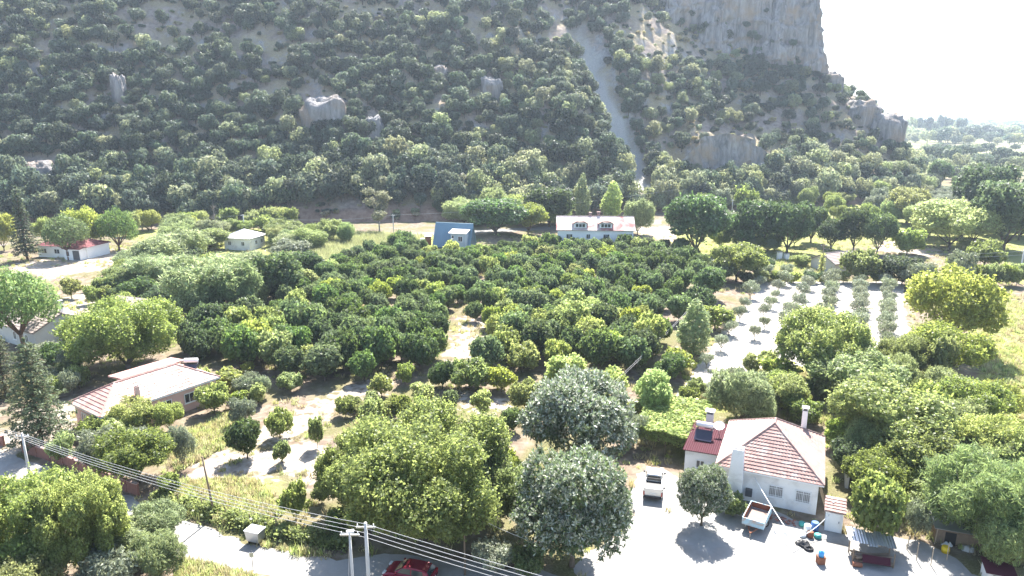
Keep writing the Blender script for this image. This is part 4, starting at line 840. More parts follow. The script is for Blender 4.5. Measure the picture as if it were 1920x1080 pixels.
T_BLUED = plain('dark_blue_sheet', (0.05, 0.10, 0.14), 0.5, 0.4, var=0.15)
T_LBLUE = plain('pale_blue_sheet', (0.38, 0.47, 0.53), 0.5, 0.4, var=0.12)
T_GREY = plain('grey_roof', (0.30, 0.25, 0.225), 0.85, 0.2, var=0.22, scale=0.9)
T_LIGHT = plain('light_roof', (0.66, 0.65, 0.63), 0.7, 0.3, var=0.1)
GLASS = plain('window_glass', (0.03, 0.035, 0.04), 0.12, 0.6, var=0.3, scale=0.7, bstr=0.0)
FRAME = plain('window_frame', (0.75, 0.75, 0.74), 0.6, 0.3, var=0.05)
IRON = plain('iron', (0.12, 0.12, 0.125), 0.6, 0.4, 0.4, var=0.3)
STEEL = plain('galvanised_steel', (0.50, 0.51, 0.52), 0.4, 0.5, 0.7, var=0.2)
WOOD = plain('weathered_wood', (0.23, 0.17, 0.12), 0.9, 0.2, var=0.4, scale=4)
WOODL = plain('pale_wood', (0.42, 0.34, 0.25), 0.9, 0.2, var=0.3, scale=4)
RUST = plain('rust', (0.24, 0.10, 0.06), 0.85, 0.2, var=0.4, scale=3)
RUBBER = plain('rubber', (0.025, 0.025, 0.027), 0.8, 0.2, var=0.2)
BRICK = plain('red_brown_block', (0.25, 0.125, 0.10), 0.9, 0.15, var=0.3, scale=2.5)

CURT = plain('net_curtain', (0.24, 0.235, 0.23), 0.3, 0.5, var=0.3, scale=2.0, bstr=0.0)
def window(parent, c, w_, h, face, bars=False, name='window', panes=2, glass=None):
    """frame, panes and glazing bar standing in wall plane; c centre, face: '-y', '+y', '-x', '+x' in the house's own axes"""
    sgn = -1 if face[0] == '-' else 1; along_x = face[1] == 'y'
    def bx(m, u, v, du_, dv, d0, d1):
        dd = (d0+d1)/2*sgn
        if along_x: m.box((c[0]+u, c[1]+dd, c[2]+v), (du_, abs(d1-d0), dv))
        else: m.box((c[0]+dd, c[1]+u, c[2]+v), (abs(d1-d0), du_, dv))
    m = MB(); t = 0.09
    for v in (-1, 1): bx(m, 0, v*(h/2-t/2), w_, t, -0.05, 0.05)
    for u in (-1, 1): bx(m, u*(w_/2-t/2), 0, t, h-2*t, -0.05, 0.047)
    f = m.build(name, FRAME, parent)
    for k in range(panes):
        pw = (w_-2*t)/panes; m = MB(); bx(m, -w_/2+t+pw*(k+0.5), 0, pw-0.05, h-2*t, -0.04, 0.012); m.build('pane', glass or GLASS, f)
    m = MB(); bx(m, 0, -h/2-0.03, w_+0.16, 0.06, -0.05, 0.12); m.build('sill', FRAME, f)
    if panes > 1:
        m = MB(); bx(m, 0, 0, 0.07, h-2*t, -0.04, 0.04); m.build('mullion', FRAME, f)
    if bars:
        m = MB(); n = int(w_/0.13)
        for k in range(1, n): bx(m, -w_/2+w_*k/n, 0, 0.025, h, 0.09, 0.115)
        for v in (-0.3, 0.3): bx(m, 0, v*h, w_, 0.03, 0.088, 0.117)
        m.build('window_bars', W_CLEAN, f)
    return f
def door(parent, c, w_, h, face, mat):
    sgn = -1 if face[0] == '-' else 1; ax_ = face[1] == 'y'; m = MB()
    m.box((c[0]+(0 if ax_ else 0.03*sgn), c[1]+(0.03*sgn if ax_ else 0), c[2]+h/2), (w_ if ax_ else 0.08, 0.08 if ax_ else w_, h)); d = m.build('door', mat, parent)
    MB().box((c[0]+(w_*0.38 if ax_ else 0.1*sgn), c[1]+(0.1*sgn if ax_ else w_*0.38), c[2]+1.0), (0.05, 0.05, 0.16)).build('handle', IRON, d); return d
def tile_face(roof, A, B, C, D, mat, ch=0.36, wave=0.3, amp=0.035):
    """one roof slope laid in courses of tiles: A-B eave, D-C ridge; each course is a piece of its own"""
    A, B, C, D = (Vector(p) for p in (A, B, C, D)); e = (B-A).normalized(); n = e.cross((D-A)).normalized()
    if n.z < 0: n = -n
    H_ = ((D+C)/2-(A+B)/2).length; nc = max(2, int(H_/ch))
    for i in range(nc):
        t0, t1 = i/nc, min(1, (i+1.25)/nc); l0, r0, l1, r1 = A.lerp(D, t0), B.lerp(C, t0), A.lerp(D, t1), B.lerp(C, t1)
        k = max(1, int((r0-l0).length/(wave/3)))
        V = []; Fq = []
        for j in range(k+1):
            p, q = l0.lerp(r0, j/k), l1.lerp(r1, j/k); wv = abs(math.sin(math.pi*((p-A).dot(e))/wave))*amp
            V += [p+n*0.01, p+n*(0.085+wv), q+n*(0.02+wv*0.6)]
        for j in range(k):
            a = j*3; Fq += [(a, a+3, a+4, a+1), (a+1, a+4, a+5, a+2)]
        MB().add(V, Fq).build('tile_course', mat, roof)
def ridge_caps(roof, pts, mat, r=0.11):
    m = MB(); m.tube(pts, r, 6); m.build('ridge_cap', mat, roof)
def hip_house(name, loc, rz, lx, ly, ze, rise, wall, rmats, label, cat='house', over=0.4, tiles=True, group=None, zb=-0.2, wave=0.3, ch=0.36):
    """walls and a hipped roof; lx, ly are the eaves, the ridge runs along the longer side"""
    o = empty(name, loc, rz, label, cat, group); x, y = lx/2, ly/2
    MB().box((0, 0, (ze-0.02+zb)/2), (lx-2*over, ly-2*over, ze-0.02-zb)).build('wall', wall, o)
    if lx >= ly: R0, R1 = (-(x-y), 0, ze+rise), (x-y, 0, ze+rise)
    else: R0, R1 = (0, -(y-x), ze+rise), (0, y-x, ze+rise)
    c = [(-x, -y, ze), (x, -y, ze), (x, y, ze), (-x, y, ze)]
    m = MB(); rf = None
    if lx >= ly: faces = [(c[0], c[1], R1, R0), (c[1], c[2], R1, R1), (c[2], c[3], R0, R1), (c[3], c[0], R0, R0)]
    else: faces = [(c[0], c[1], R0, R0), (c[1], c[2], R1, R0), (c[2], c[3], R1, R1), (c[3], c[0], R0, R1)]
    for f in faces: m.poly([f[0], f[1], f[2], f[3]] if f[2] != f[3] else list(f[:3]))
    m.poly(c[::-1]); rf = m.build('roof', rmats[0], o)
    MB().box((0, -y+0.01, ze-0.06), (lx, 0.06, 0.14)).box((0, y-0.01, ze-0.06), (lx, 0.06, 0.14)).box((-x+0.01, 0, ze-0.06), (0.06, ly-0.1, 0.14)).box((x-0.01, 0, ze-0.06), (0.06, ly-0.1, 0.14)).build('eave_board', FRAME if tiles else rmats[0], rf)
    if tiles:
        for k, f in enumerate(faces): tile_face(rf, *f, rmats[k % len(rmats)], ch, wave)
        for a, b in [(c[0], R0), (c[1], R1 if lx >= ly else R0), (c[2], R1), (c[3], R0 if lx >= ly else R1), (R0, R1)]:
            ridge_caps(rf, [Vector(a)+Vector((0, 0, 0.08)), Vector(b)+Vector((0, 0, 0.08))], rmats[-1])
    return o, rf
def gable_house(name, loc, rz, lx, ly, ze, rise, wall, rmat, label, over=0.4, cat='house', group=None, ribs=0.0, tiles=False, zb=-0.2, ch=0.5):
    o = empty(name, loc, rz, label, cat, group); x, y = lx/2-over, ly/2-over; k = rise/(ly/2)
    m = MB(); m.box((0, 0, (ze+zb)/2), (2*x, 2*y, ze-zb))
    zg = ze+rise-k*over*0
    for s in (-1, 1): m.add([(s*x, -y, ze+0.001), (s*x, y, ze+0.001), (s*x, 0, ze+k*y)], [(0, 1, 2) if s > 0 else (2, 1, 0)])
    m.build('wall', wall, o)
    rf = MB().slab([(-lx/2, -ly/2, ze-k*over+0.14), (lx/2, -ly/2, ze-k*over+0.14), (lx/2, 0, ze+k*y+0.14), (-lx/2, 0, ze+k*y+0.14)], 0.12).slab([(lx/2, ly/2, ze-k*over+0.14), (-lx/2, ly/2, ze-k*over+0.14), (-lx/2, 0.004, ze+k*y+0.14), (lx/2, 0.004, ze+k*y+0.14)], 0.12).build('roof', rmat, o)
    e0, e1 = ze-k*over+0.15, ze+k*y+0.15
    if ribs:
        n = int(lx/ribs)
        for i in range(n+1):
            xx = -lx/2+lx*i/n; MB().tube([(xx, -ly/2, e0), (xx, 0, e1)], 0.035, 4).build('seam', rmat, rf)
    if tiles:
        tile_face(rf, (-lx/2, -ly/2, e0), (lx/2, -ly/2, e0), (lx/2, 0, e1), (-lx/2, 0, e1), rmat, ch, 0.45); tile_face(rf, (lx/2, ly/2, e0), (-lx/2, ly/2, e0), (-lx/2, 0, e1), (lx/2, 0, e1), rmat, ch, 0.45)
        ridge_caps(rf, [(-lx/2, 0, e1+0.06), (lx/2, 0, e1+0.06)], rmat, 0.14)
    return o, rf
def chimney(parent, x, y, z0, z1, w0, w1, mat, cap=True):
    m = MB(); m.box((x, y, (z0+z1)/2), (w0, w0, z1-z0), top=w1/w0); c = m.build('chimney', mat, parent)
    if cap:
        MB().box((x, y, z1+0.14), (w1*0.8, w1*0.8, 0.28)).build('flue', IRON, c); MB().box((x, y, z1+0.32), (w1*1.35, w1*1.35, 0.09)).build('cap', mat, c)
    else: MB().box((x, y, z1+0.02), (w1*0.72, w1*0.72, 0.08)).build('flue', IRON, c)
    return c
def solar_heater(name, loc, rz, label, scale=1.0):
    """hot water tank on a stand with its tilted collector"""
    o = empty(name, loc, rz, label, 'water heater', 'roof water heaters'); o.scale = (scale,)*3
    MB().tube([(-0.85, 0.2, 1.35), (-0.8, 0.2, 1.35), (0.8, 0.2, 1.35), (0.85, 0.2, 1.35)], [0.2, 0.28, 0.28, 0.2], 14).build('tank', W_CLEAN, o, True)
    m = MB()
    for x in (-0.7, 0.7):
        for y in (-0.15, 0.5): m.tube([(x, y, 0), (x, y, 1.15)], 0.03, 5)
        m.tube([(x, -1.0, 0.05), (x, 0.5, 1.1)], 0.03, 5)
    m.build('stand', IRON, o); MB().slab([(-0.85, -1.1, 0.16), (0.85, -1.1, 0.16), (0.85, -0.05, 0.9), (-0.85, -0.05, 0.9)], 0.08).build('collector', plain('collector_glass', (0.03, 0.03, 0.05), 0.2, 0.5), o)
    MB().tube([(0.8, -0.1, 0.9), (0.95, 0.1, 1.1), (0.85, 0.2, 1.3)], 0.025, 5).build('pipe', STEEL, o); return o

# ---- main white farmhouse beside the yard
HA, RA = (25.4, 61.6, 0), math.radians(-23.8)
ha, rf = hip_house('farmhouse', HA, RA, 9.3, 10.45, 3.2, 3.1, W_WHITE, [T_RED, T_RED, T_RED, T_BLEACH], 'white farmhouse with hipped clay tile roof beside the dirt yard')
for f in rf.children:
    if f.name.startswith('ridge_cap'): f.data.materials[0] = T_RED
for x in (0.75, 3.05): window(ha, (x, -4.83, 1.55), 1.4, 1.2, '-y', True, glass=CURT)
window(ha, (4.25, -1.5, 1.6), 1.1, 1.1, '+x'); window(ha, (4.25, 2.2, 1.6), 1.1, 1.1, '+x'); door(ha, (4.25, 0.4, 0), 0.95, 2.05, '+x', WOOD)
c = chimney(ha, -2.75, -5.25, -0.1, 2.6, 1.3, 1.3, W_WHITE, False); c2 = chimney(ha, -2.75, -5.25, 2.6, 5.4, 1.27, 0.95, W_WHITE, False)
chimney(ha, 2.6, 4.2, 3.4, 6.2, 0.5, 0.5, W_WHITE)
MB().box((-6.36, 1.0, 1.45), (3.1, 7.0, 2.9)).build('annex_wall', W_WHITE, ha)
ar = MB().slab([(-8.1, -2.75, 2.95), (-4.75, -2.75, 3.05), (-4.75, 4.75, 3.05), (-8.1, 4.75, 2.95)], 0.08).build('annex_roof', T_MAROON, ha)
for i in range(17): MB().tube([(-8.1+3.3*i/16, -2.75, 2.97+0.1*i/16), (-8.1+3.3*i/16, 4.75, 2.97+0.1*i/16)], 0.03, 4).build('sheet_rib', T_MAROON, ar)
chimney(ha, -6.6, 4.4, 2.9, 4.1, 0.7, 0.7, W_WHITE)
window(ha, (-6.4, -2.5, 1.6), 0.9, 0.9, '-y'); door(ha, (-5.3, -2.5, 0), 0.8, 1.95, '-y', W_CLEAN)
MB().box((-1.55, -4.98, 1.0), (0.6, 0.4, 0.7)).build('air_conditioner', IRON, ha)
R3 = Matrix.Rotation(RA, 4, 'Z')
def onA(x, y, z): return Vector(HA)+R3 @ Vector((x, y, z))
solar_heater('water_heater', onA(-6.6, 0.6, 3.0), RA, 'white water heater tank on the maroon annex roof')
sd = empty('satellite_dish', onA(-5.3, 1.9, 3.05), RA, 'white satellite dish beside the water heater on the annex roof', 'satellite dish')
V = []; Fq = []
for i in range(5):
    for j in range(18):
        r = 0.55*i/4; a = j/18*6.283; V.append((math.cos(a)*r, -0.35+math.sin(a)*r*0.8, 1.0+0.25*(r/0.55)**2*0.6+math.sin(a)*r*0.55))
for i in range(4):
    for j in range(18): Fq.append((i*18+j, i*18+(j+1) % 18, (i+1)*18+(j+1) % 18, (i+1)*18+j))
MB().add(V, Fq).build('reflector', W_CLEAN, sd, True); MB().tube([(0, 0, 0), (0, 0, 0.8), (0, -0.3, 1.0)], 0.035, 6).build('mast', STEEL, sd); MB().tube([(0, -0.75, 0.65), (0, -0.65, 1.5)], 0.02, 5).build('feed_arm', STEEL, sd)
oh = empty('outhouse', (28.0, 53.5, 0), RA, 'tiny white outhouse with red tiled roof at the farmhouse corner', 'shed')
MB().box((0, 0, 1.0), (1.35, 1.3, 2.0)).build('wall', W_CLEAN, oh); r_ = MB().slab([(-0.85, -0.9, 2.0), (0.85, -0.9, 2.0), (0.85, 0.85, 2.5), (-0.85, 0.85, 2.5)], 0.08).build('roof', T_RED, oh)
tile_face(r_, (-0.85, -0.9, 2.02), (0.85, -0.9, 2.02), (0.85, 0.85, 2.52), (-0.85, 0.85, 2.52), T_RED, 0.34, 0.24, 0.03); door(oh, (0.05, -0.66, 0.05), 0.85, 1.75, '-y', W_CLEAN); MB().box((-0.2, 0.1, 2.42), (0.16, 0.16, 0.1)).build('patch', W_CLEAN, r_)
ow = empty('yard_wall', (33.4, 62.6, 0), RA, 'rough grey block wall in the shade right of the farmhouse', 'wall')
MB().box((0, 0, 1.0), (0.3, 5.5, 2.0)).build('blockwork', W_CONC, ow); MB().box((0, 0, 2.05), (0.4, 5.6, 0.1)).build('coping', T_MAROON, ow)

# ---- pink house on the left
HB, RB = (-43.7, 77.6, 0), math.radians(55.7)
hb_, rf = hip_house('pink_house', HB, RB, 14.5, 7.2, 3.0, 2.0, W_PINK, [T_BLEACH, T_PINK, T_PINK, T_PINK], 'long pink house with pale ribbed hipped roof by the brick wall', ch=0.42)
for x in (0.3, 3.2): window(hb_, (x, -3.2, 1.6), 1.35, 1.25, '-y')
window(hb_, (-3.0, -3.2, 1.6), 1.35, 1.25, '-y')
for y in (-1.4, 1.2): window(hb_, (-6.85, y, 1.6), 1.1, 1.2, '-x')
chimney(hb_, -2.6, -2.7, 3.0, 4.9, 0.5, 0.42, W_PINK, False)
MB().box((3.0, 5.0, 1.7), (7.0, 2.7, 3.4)).build('annex_wall', W_PINK, hb_); ar = MB().slab([(-1.2, 3.62, 3.85), (7.0, 3.62, 3.85), (7.0, 6.9, 3.5), (-1.2, 6.9, 3.5)], 0.1).build('annex_roof', T_PINK, hb_)
tile_face(ar, (7.0, 6.9, 3.52), (-1.2, 6.9, 3.52), (-1.2, 3.62, 3.87), (7.0, 3.62, 3.87), T_PINK, 0.42)
pr_ = MB().slab([(-3.6, 3.3, 3.2), (-1.1, 3.3, 3.2), (-1.1, 4.9, 2.7), (-3.6, 4.9, 2.7)], 0.1).build('porch_roof', T_PINK, hb_); tile_face(pr_, (-1.1, 4.9, 2.72), (-3.6, 4.9, 2.72), (-3.6, 3.3, 3.22), (-1.1, 3.3, 3.22), T_PINK, 0.4)
for x in (-3.4, -1.3): MB().box((x, 4.7, 1.3), (0.18, 0.18, 2.6)).build('porch_post', W_PINK, hb_)
RBm = Matrix.Rotation(RB, 4, 'Z'); solar_heater('water_heater', Vector(HB)+RBm @ Vector((6.0, 0.6, 3.35)), RB-0.9, 'white water heater tank at the far end of the pink house roof')

# ---- long house at the left edge
hg, rf = gable_house('long_house', (-77.3, 107.5, 0), math.radians(-30), 17, 9, 3.0, 2.1, W_GREY, T_GREY, 'long pale house with grey brown roof under the stone pine', tiles=True)
for x in (-3.2, 2.0, 5.6): window(hg, (x, -4.1, 1.6), 0.9, 1.4, '-y')
window(hg, (8.1, 0, 1.6), 1.0, 1.2, '+x'); chimney(hg, 6.5, 1.0, 4.4, 6.3, 0.45, 0.45, W_WHITE)
hg2, rf = gable_house('back_wing', (-66.3, 117.5, 0), math.radians(-20), 8, 5, 2.9, 1.0, W_WHITE, T_GREY, 'small low wing with grey roof behind the long pale house')
window(hg2, (1.5, -2.1, 1.5), 0.9, 1.0, '-y'); door(hg2, (-1.5, -2.1, 0), 0.9, 2.0, '-y', WOOD)
# ---- white house with dormers
hc, rf = gable_house('dormer_house', (22.0, 182.5, 0), math.radians(-3), 20.5, 10, 6.0, 2.9, W_CLEAN, plain('washed_tile', (0.60, 0.50, 0.47), 0.8, 0.3, var=0.15, scale=0.35, dirt=(0.36, 0.13, 0.12)), 'big white house with two roof dormers behind the orchard', over=0.5, tiles=True)
for x in (-6.8, -1.9, 2.8): window(hc, (x, -4.5, 4.2), 1.7 if x != -1.9 else 1.1, 1.3, '-y', name='window', panes=3 if x != -1.9 else 2); window(hc, (x, -4.5, 1.5), 1.5, 1.3, '-y')
MB().box((8.1, -4.62, 3.8), (2.6, 0.2, 2.2)).build('porch_shade', IRON, hc); MB().box((9.55, -4.75, 3.0), (0.3, 0.3, 6.0)).build('porch_post', W_CLEAN, hc)  # dark panel on the wall stands for the shaded porch recess
for x in (-4.0, 2.6):
    d = MB().box((x, -3.3, 7.05), (3.2, 2.2, 1.2)).build('dormer', W_CLEAN, hc)
    for k in range(3): window(d, (x-0.85+0.85*k, -4.4, 7.05), 0.72, 0.85, '-y', name='dormer_window', panes=1) if False else MB().box((x-0.85+0.85*k, -4.42, 7.05), (0.66, 0.06, 0.8)).build('pane', GLASS, d)
    m = MB(); n = 8; up = [(x-2.1+4.2*i/n, 7.55+0.85*math.sin(math.pi*i/n)) for i in range(n+1)]
    for i in range(n): m.add([(up[i][0], -4.9, up[i][1]), (up[i+1][0], -4.9, up[i+1][1]), (up[i+1][0], -1.6, up[i+1][1]+0.25), (up[i][0], -1.6, up[i][1]+0.25), (up[i][0], -4.9, up[i][1]-0.18), (up[i+1][0], -4.9, up[i+1][1]-0.18)], [(0, 1, 2, 3), (4, 5, 1, 0)])
    m.build('dormer_roof', T_RED, d)
chimney(hc, 1.0, 0.8, 8.2, 9.6, 0.7, 0.7, T_RED); chimney(hc, -1.2, 0.8, 8.2, 9.4, 0.6, 0.6, T_RED)
# ---- blue steep-roofed house
hd_, rf = gable_house('blue_house', (-15.6, 186.0, 0), math.radians(-16), 10.8, 6.0, 0.6, 6.4, T_BLUED, T_BLUE, 'steep blue metal-roofed house with a dormer behind the orchard', over=0.25, ribs=0.55)
d = MB().box((2.4, -2.6, 2.3), (4.2, 2.4, 4.2)).build('dormer', T_LBLUE, hd_); MB().slab([(-0.2, -4.3, 4.5), (4.9, -4.3, 4.5), (4.9, -0.9, 5.2), (-0.2, -0.9, 5.2)], 0.12).build('dormer_roof', T_LIGHT, d)
window(d, (3.0, -3.8, 2.9), 1.3, 1.5, '-y'); window(d, (0.9, -3.8, 3.4), 0.7, 0.9, '-y', panes=1); door(d, (1.0, -3.8, 0.1), 0.9, 1.9, '-y', T_BLUED)
wh = empty('orange_shed', (-23.2, 189, 0), 0.1, 'small orange and white box beside the blue house', 'shed'); MB().box((0, 0, 1.2), (1.6, 1.5, 2.4)).build('wall', RUST, wh); MB().box((0, 0, 2.45), (1.9, 1.8, 0.12)).build('roof', T_LIGHT, wh); MB().box((-1.5, 0, 0.9), (1.2, 1.2, 1.8)).build('tank', W_CLEAN, wh)
# ---- red-roofed cottage far left and white box house
he, rf = hip_house('cottage', (-112.3, 174.5, 0), math.radians(-11), 15.2, 8.2, 2.9, 1.5, W_CLEAN, [plain('dark_red_roof', (0.17, 0.05, 0.055), 0.8, 0.3, var=0.2)], 'white cottage with dark red roof among stone pines', tiles=True, wave=0.6, ch=0.7)
for x in (-5.4, -1.6): window(he, (x, -3.7, 1.6), 1.6, 1.2, '-y')
w2 = MB().box((4.6, -4.6, 1.4), (4.6, 2.2, 2.8)).build('wing', W_CLEAN, he); MB().slab([(2.0, -6.0, 2.85), (7.3, -6.0, 2.85), (7.3, -3.4, 3.3), (2.0, -3.4, 3.3)], 0.1).build('wing_roof', plain('dark_red_sheet', (0.16, 0.05, 0.055), 0.7, 0.3), w2)
window(w2, (3.4, -5.7, 1.6), 1.0, 1.3, '-y'); MB().box((5.8, -5.72, 1.25), (1.8, 0.1, 2.3)).build('porch_shade', IRON, w2); chimney(he, 2.0, 0.3, 4.0, 5.3, 0.5, 0.5, W_PINK)  # flat dark panel stands for the shade inside the wing's porch
hf, rf = hip_house('box_house', (-72.2, 184.4, 0), math.radians(-14), 8.6, 8.0, 3.3, 1.9, W_WHITE, [T_LIGHT], 'small white house with pale pyramid roof below the hill road', tiles=False, over=0.5)
for x in (-2.2, 1.8): window(hf, (x, -3.5, 1.8), 1.0, 1.1, '-y')
window(hf, (3.8, -0.5, 1.8), 1.0, 1.1, '+x'); window(hf, (3.8, 2.0, 1.8), 1.0, 1.1, '+x'); MB().tube([(-4.3, -4.0, 3.4), (0, -0.0, 5.25)], 0.06, 5).build('hip_cap', T_LIGHT, rf); MB().tube([(4.3, -4.0, 3.4), (0, -0.0, 5.25)], 0.06, 5).build('hip_cap', T_LIGHT, rf)
# ---- small cottage by the olive field
hh_, rf = gable_house('small_cottage', (75.2, 157.0, 0), math.radians(24), 9.4, 7.6, 2.4, 1.8, W_BEIGE, T_GREY, 'small tumbledown cottage with grey tiled roof above the olive field', tiles=True)
window(hh_, (-2.0, -3.4, 1.3), 0.9, 0.9, '-y'); door(hh_, (0.5, -3.4, 0), 0.9, 1.9, '-y', WOOD); window(hh_, (2.5, -3.4, 1.3), 0.9, 0.9, '-y')
for px, dz, lb in ((1461, 1.9, 'white hive box under the dark lane trees, taller one'), (1474, 1.5, 'white hive box under the dark lane trees, shorter one')):
    p = G(px, 487); b = empty('hive_box', p, 0.2, lb, 'box'); MB().box((0, 0, dz/2), (1.0, 0.9, dz)).build('body', W_CLEAN, b); MB().box((0, 0, dz+0.05), (1.15, 1.05, 0.1)).build('lid', STEEL, b)
# ---- houses far out on the plain
FARH = [(1728, 246, 22, 5), (1762, 240, 30, 6), (1805, 236, 26, 6), (1846, 233, 36, 8), (1880, 238, 24, 6), (1908, 231, 40, 9), (1735, 232, 40, 8), (1790, 229, 46, 9), (1870, 252, 18, 5), (1900, 262, 14, 4)]
for k, (px, py, w_, h) in enumerate(FARH):
    p = G(px, py); o, rf = gable_house('distant_house', p, random.Random(k).uniform(-0.5, 0.5), w_, w_*0.6, h, h*0.3, W_CLEAN if k % 2 else W_BEIGE, T_LIGHT if k % 3 else T_RED, 'pale house far out on the plain, %s from the left in the hazy distance' % ordw(sorted([a[0] for a in FARH]).index(px)+1), group='houses on the far plain')
    for j in range(4): window(o, (-w_*0.35+w_*0.22*j, -w_*0.3+0.4, h*0.5), w_*0.09, h*0.3, '-y', panes=1)

# ================================================================== WALLS, FENCES, POLES, CABLES
def segs(name, A, B, step): n = max(1, round((B-A).length/step)); return [(A.lerp(B, i/n), A.lerp(B, (i+1)/n)) for i in range(n)]
bw = empty('road_wall', G(45, 848), 0, 'low red brown block wall along the dirt road by the pink house', 'wall')
inv = bw.location.copy(); ln = [G(-60, 812), G(10, 838)], [G(46, 848), G(120, 872)], [G(120, 872), G(215, 912)], [G(215, 912), G(262, 930)]
for a, b in ln:
    for p, q in segs('', a, b, 2.4):
        c = (p+q)/2-inv; an = math.atan2((q-p).y, (q-p).x); L = (q-p).length
        MB().box((c.x, c.y, 0.6), (L-0.25, 0.22, 1.2), an).build('wall_panel', BRICK, bw); MB().box((c.x, c.y, 1.24), (L-0.25, 0.32, 0.08), an).build('coping', T_PINK, bw)
        MB().box((p.x-inv.x, p.y-inv.y, 0.68), (0.3, 0.3, 1.36), an).build('pier', BRICK, bw)
def ivy(name, pts, h, th, label, seed, n=520):
    rng = np.random.default_rng(seed); o = empty(name, pts[0], 0, label, 'fence'); V = []; A0 = pts[0]
    for a, b in zip(pts[:-1], pts[1:]):
        L = (b-a).length; k = int(n*L); f = rng.random(k); hh = h*(0.75+0.3*vn(f*L/1.2+seed, np.zeros(k)+seed))
        d = np.array((b-a)/L); nrm = np.array([d[1], -d[0], 0]); zz = rng.random(k)**0.7*hh; off = rng.normal(size=k)*th*0.5*(1.2-zz/h*0.5)
        V.append((np.array(a-A0)+(np.array(b-a))*f[:, None]+nrm*off[:, None]+np.array([0, 0, 1])*zz[:, None], np.where(rng.random(k)[:, None] < 0.6, -nrm*np.sign(-off[:, None]+0.01), [0, 0, 1.0])))
        for q, _ in segs('', a, b, 3.0): MB().tube([q-A0-Vector((0, 0, 0.1)), q-A0+Vector((0, 0, h+0.15))], 0.05, 6).build('post', WOOD, o)
    C = np.concatenate([v[0] for v in V]); Nn = np.concatenate([v[1] for v in V]); me = finish('ivy', [leaves(rng, C, Nn, 0.22, 0.18, jit=0.5)]); me.materials.append(LM['green']); link('ivy', me, (), o)
    return o
ivy('ivy_fence', [G(292, 940), G(380, 962), G(470, 990), G(570, 1012), G(655, 1030)], 1.25, 0.9, 'ivy-covered fence along the dirt road below the clearing', 5)
def pole(px, py, top, mat, label, r=0.13, arm=True, lean=0.0, h=None, pos=None, cat='utility pole', ins=3, group='utility poles'):
    p = pos or G(px, py); h = h or zat(p.y, top)-p.z; o = empty('utility_pole', p, 0, label, cat, group)
    MB().tube([(0, 0, -0.2), (lean*0.5, 0, h*0.5), (lean, 0, h)], [r, r*0.85, r*0.65], 8).build('shaft', mat, o, True)
    if arm:
        a = MB().box((lean, 0, h-0.35), (1.3, 0.09, 0.11)).build('crossarm', STEEL if mat is W_CONC else WOOD, o)
        for k in range(ins): MB().tube([(lean-0.55+1.1*k/max(1, ins-1), 0, h-0.3), (lean-0.55+1.1*k/max(1, ins-1), 0, h-0.1)], [0.05, 0.035], 6).build('insulator', W_CLEAN, a)
    return o, Vector((p.x+lean, p.y, p.z+h))
PA = G(685, 980, 8.0); PA.z = 0; PB = G(655, 992, 8.0); PB.z = 0
_, tA = pole(0, 0, 0, W_CONC, 'white concrete pole at the bottom road, right of the pair', 0.17, pos=PA, h=8.0)
_, tB = pole(0, 0, 0, W_CONC, 'slimmer concrete pole at the bottom road, left of the pair', 0.12, pos=PB, h=7.9)
lampb = MB().box((0, 0, 0), (0.5, 0.22, 0.14), 0.3).build('street_lamp', W_CLEAN); lampb.location = tB+Vector((0.1, -0.2, 0.05)); tag(lampb, 'white street lamp head on top of the slimmer concrete pole', 'street lamp')
_, tC = pole(62, 925, 812, W_CONC, 'concrete pole by the brick wall at the left', 0.14)
_, tD = pole(403, 970, 856, WOOD, 'leaning wooden pole standing in the grass behind the ivy fence', 0.10, False, -0.5)
_, tE = pole(872, 1078, 958, WOOD, 'thin wooden pole under the huge roadside tree', 0.09, False)
_, tF = pole(267, 432, 398, W_CONC, 'concrete pole on the hill road right of the stone pine', 0.2)
_, tG = pole(459, 440, 402, W_CONC, 'concrete pole on the hill road behind the white box house', 0.2)
_, tH = pole(738, 437, 402, W_CONC, 'concrete pole on the hill road left of the blue house', 0.2)
_, tI = pole(1372, 400, 374, W_CONC, 'concrete pole at the hill foot beside the dark lane trees', 0.2)
_, tJ = pole(1663, 355, 335, W_CONC, 'thin concrete pole on the slope below the ridge end, left one', 0.2)
_, tK = pole(1757, 352, 336, W_CONC, 'thin concrete pole on the slope below the ridge end, right one', 0.2)
_, tL = pole(1909, 532, 468, W_CONC, 'white concrete pole with crossarm at the right edge', 0.2)
_, tM = pole(1538, 525, 458, WOOD, 'dark wooden pole wrapped in ivy by the small cottage', 0.14)
_, tN = pole(1325, 572, 540, WOOD, 'short wooden stay pole at the orchard edge', 0.09, False)
CABLE = plain('cable', (0.50, 0.49, 0.48), 0.5, 0.4)
def cable(a, b, sag, label, r=0.017, n=18, mat=CABLE, name='power_cable', cat='cable', group='overhead cables'):
    a, b = Vector(a), Vector(b); P = [a.lerp(b, i/n)-Vector((0, 0, sag*4*(i/n)*(1-i/n))) for i in range(n+1)]
    return tag(MB().tube(P, r, 5, False).build(name, mat), label, cat, group)
NX = Vector((26, 27.5, 7.6)); LX = Vector((-75, 72, 6.6))
for k, dz in enumerate((-0.1, -0.45, -0.8, -1.15)):
    nm = ['top', 'second', 'third', 'lowest'][k]
    cable(tC+Vector((0, 0, dz*0.6)), tA+Vector((0, 0, dz)), 0.7, '%s overhead cable between the wall pole and the bottom road poles' % nm)
    cable(tA+Vector((0, 0, dz)), NX+Vector((0, 0, dz)), 0.5, '%s overhead cable running right from the bottom road poles' % nm)
    cable(LX+Vector((0, 0, dz*0.6)), tC+Vector((0, 0, dz*0.6)), 0.4, '%s overhead cable running left from the wall pole' % nm)
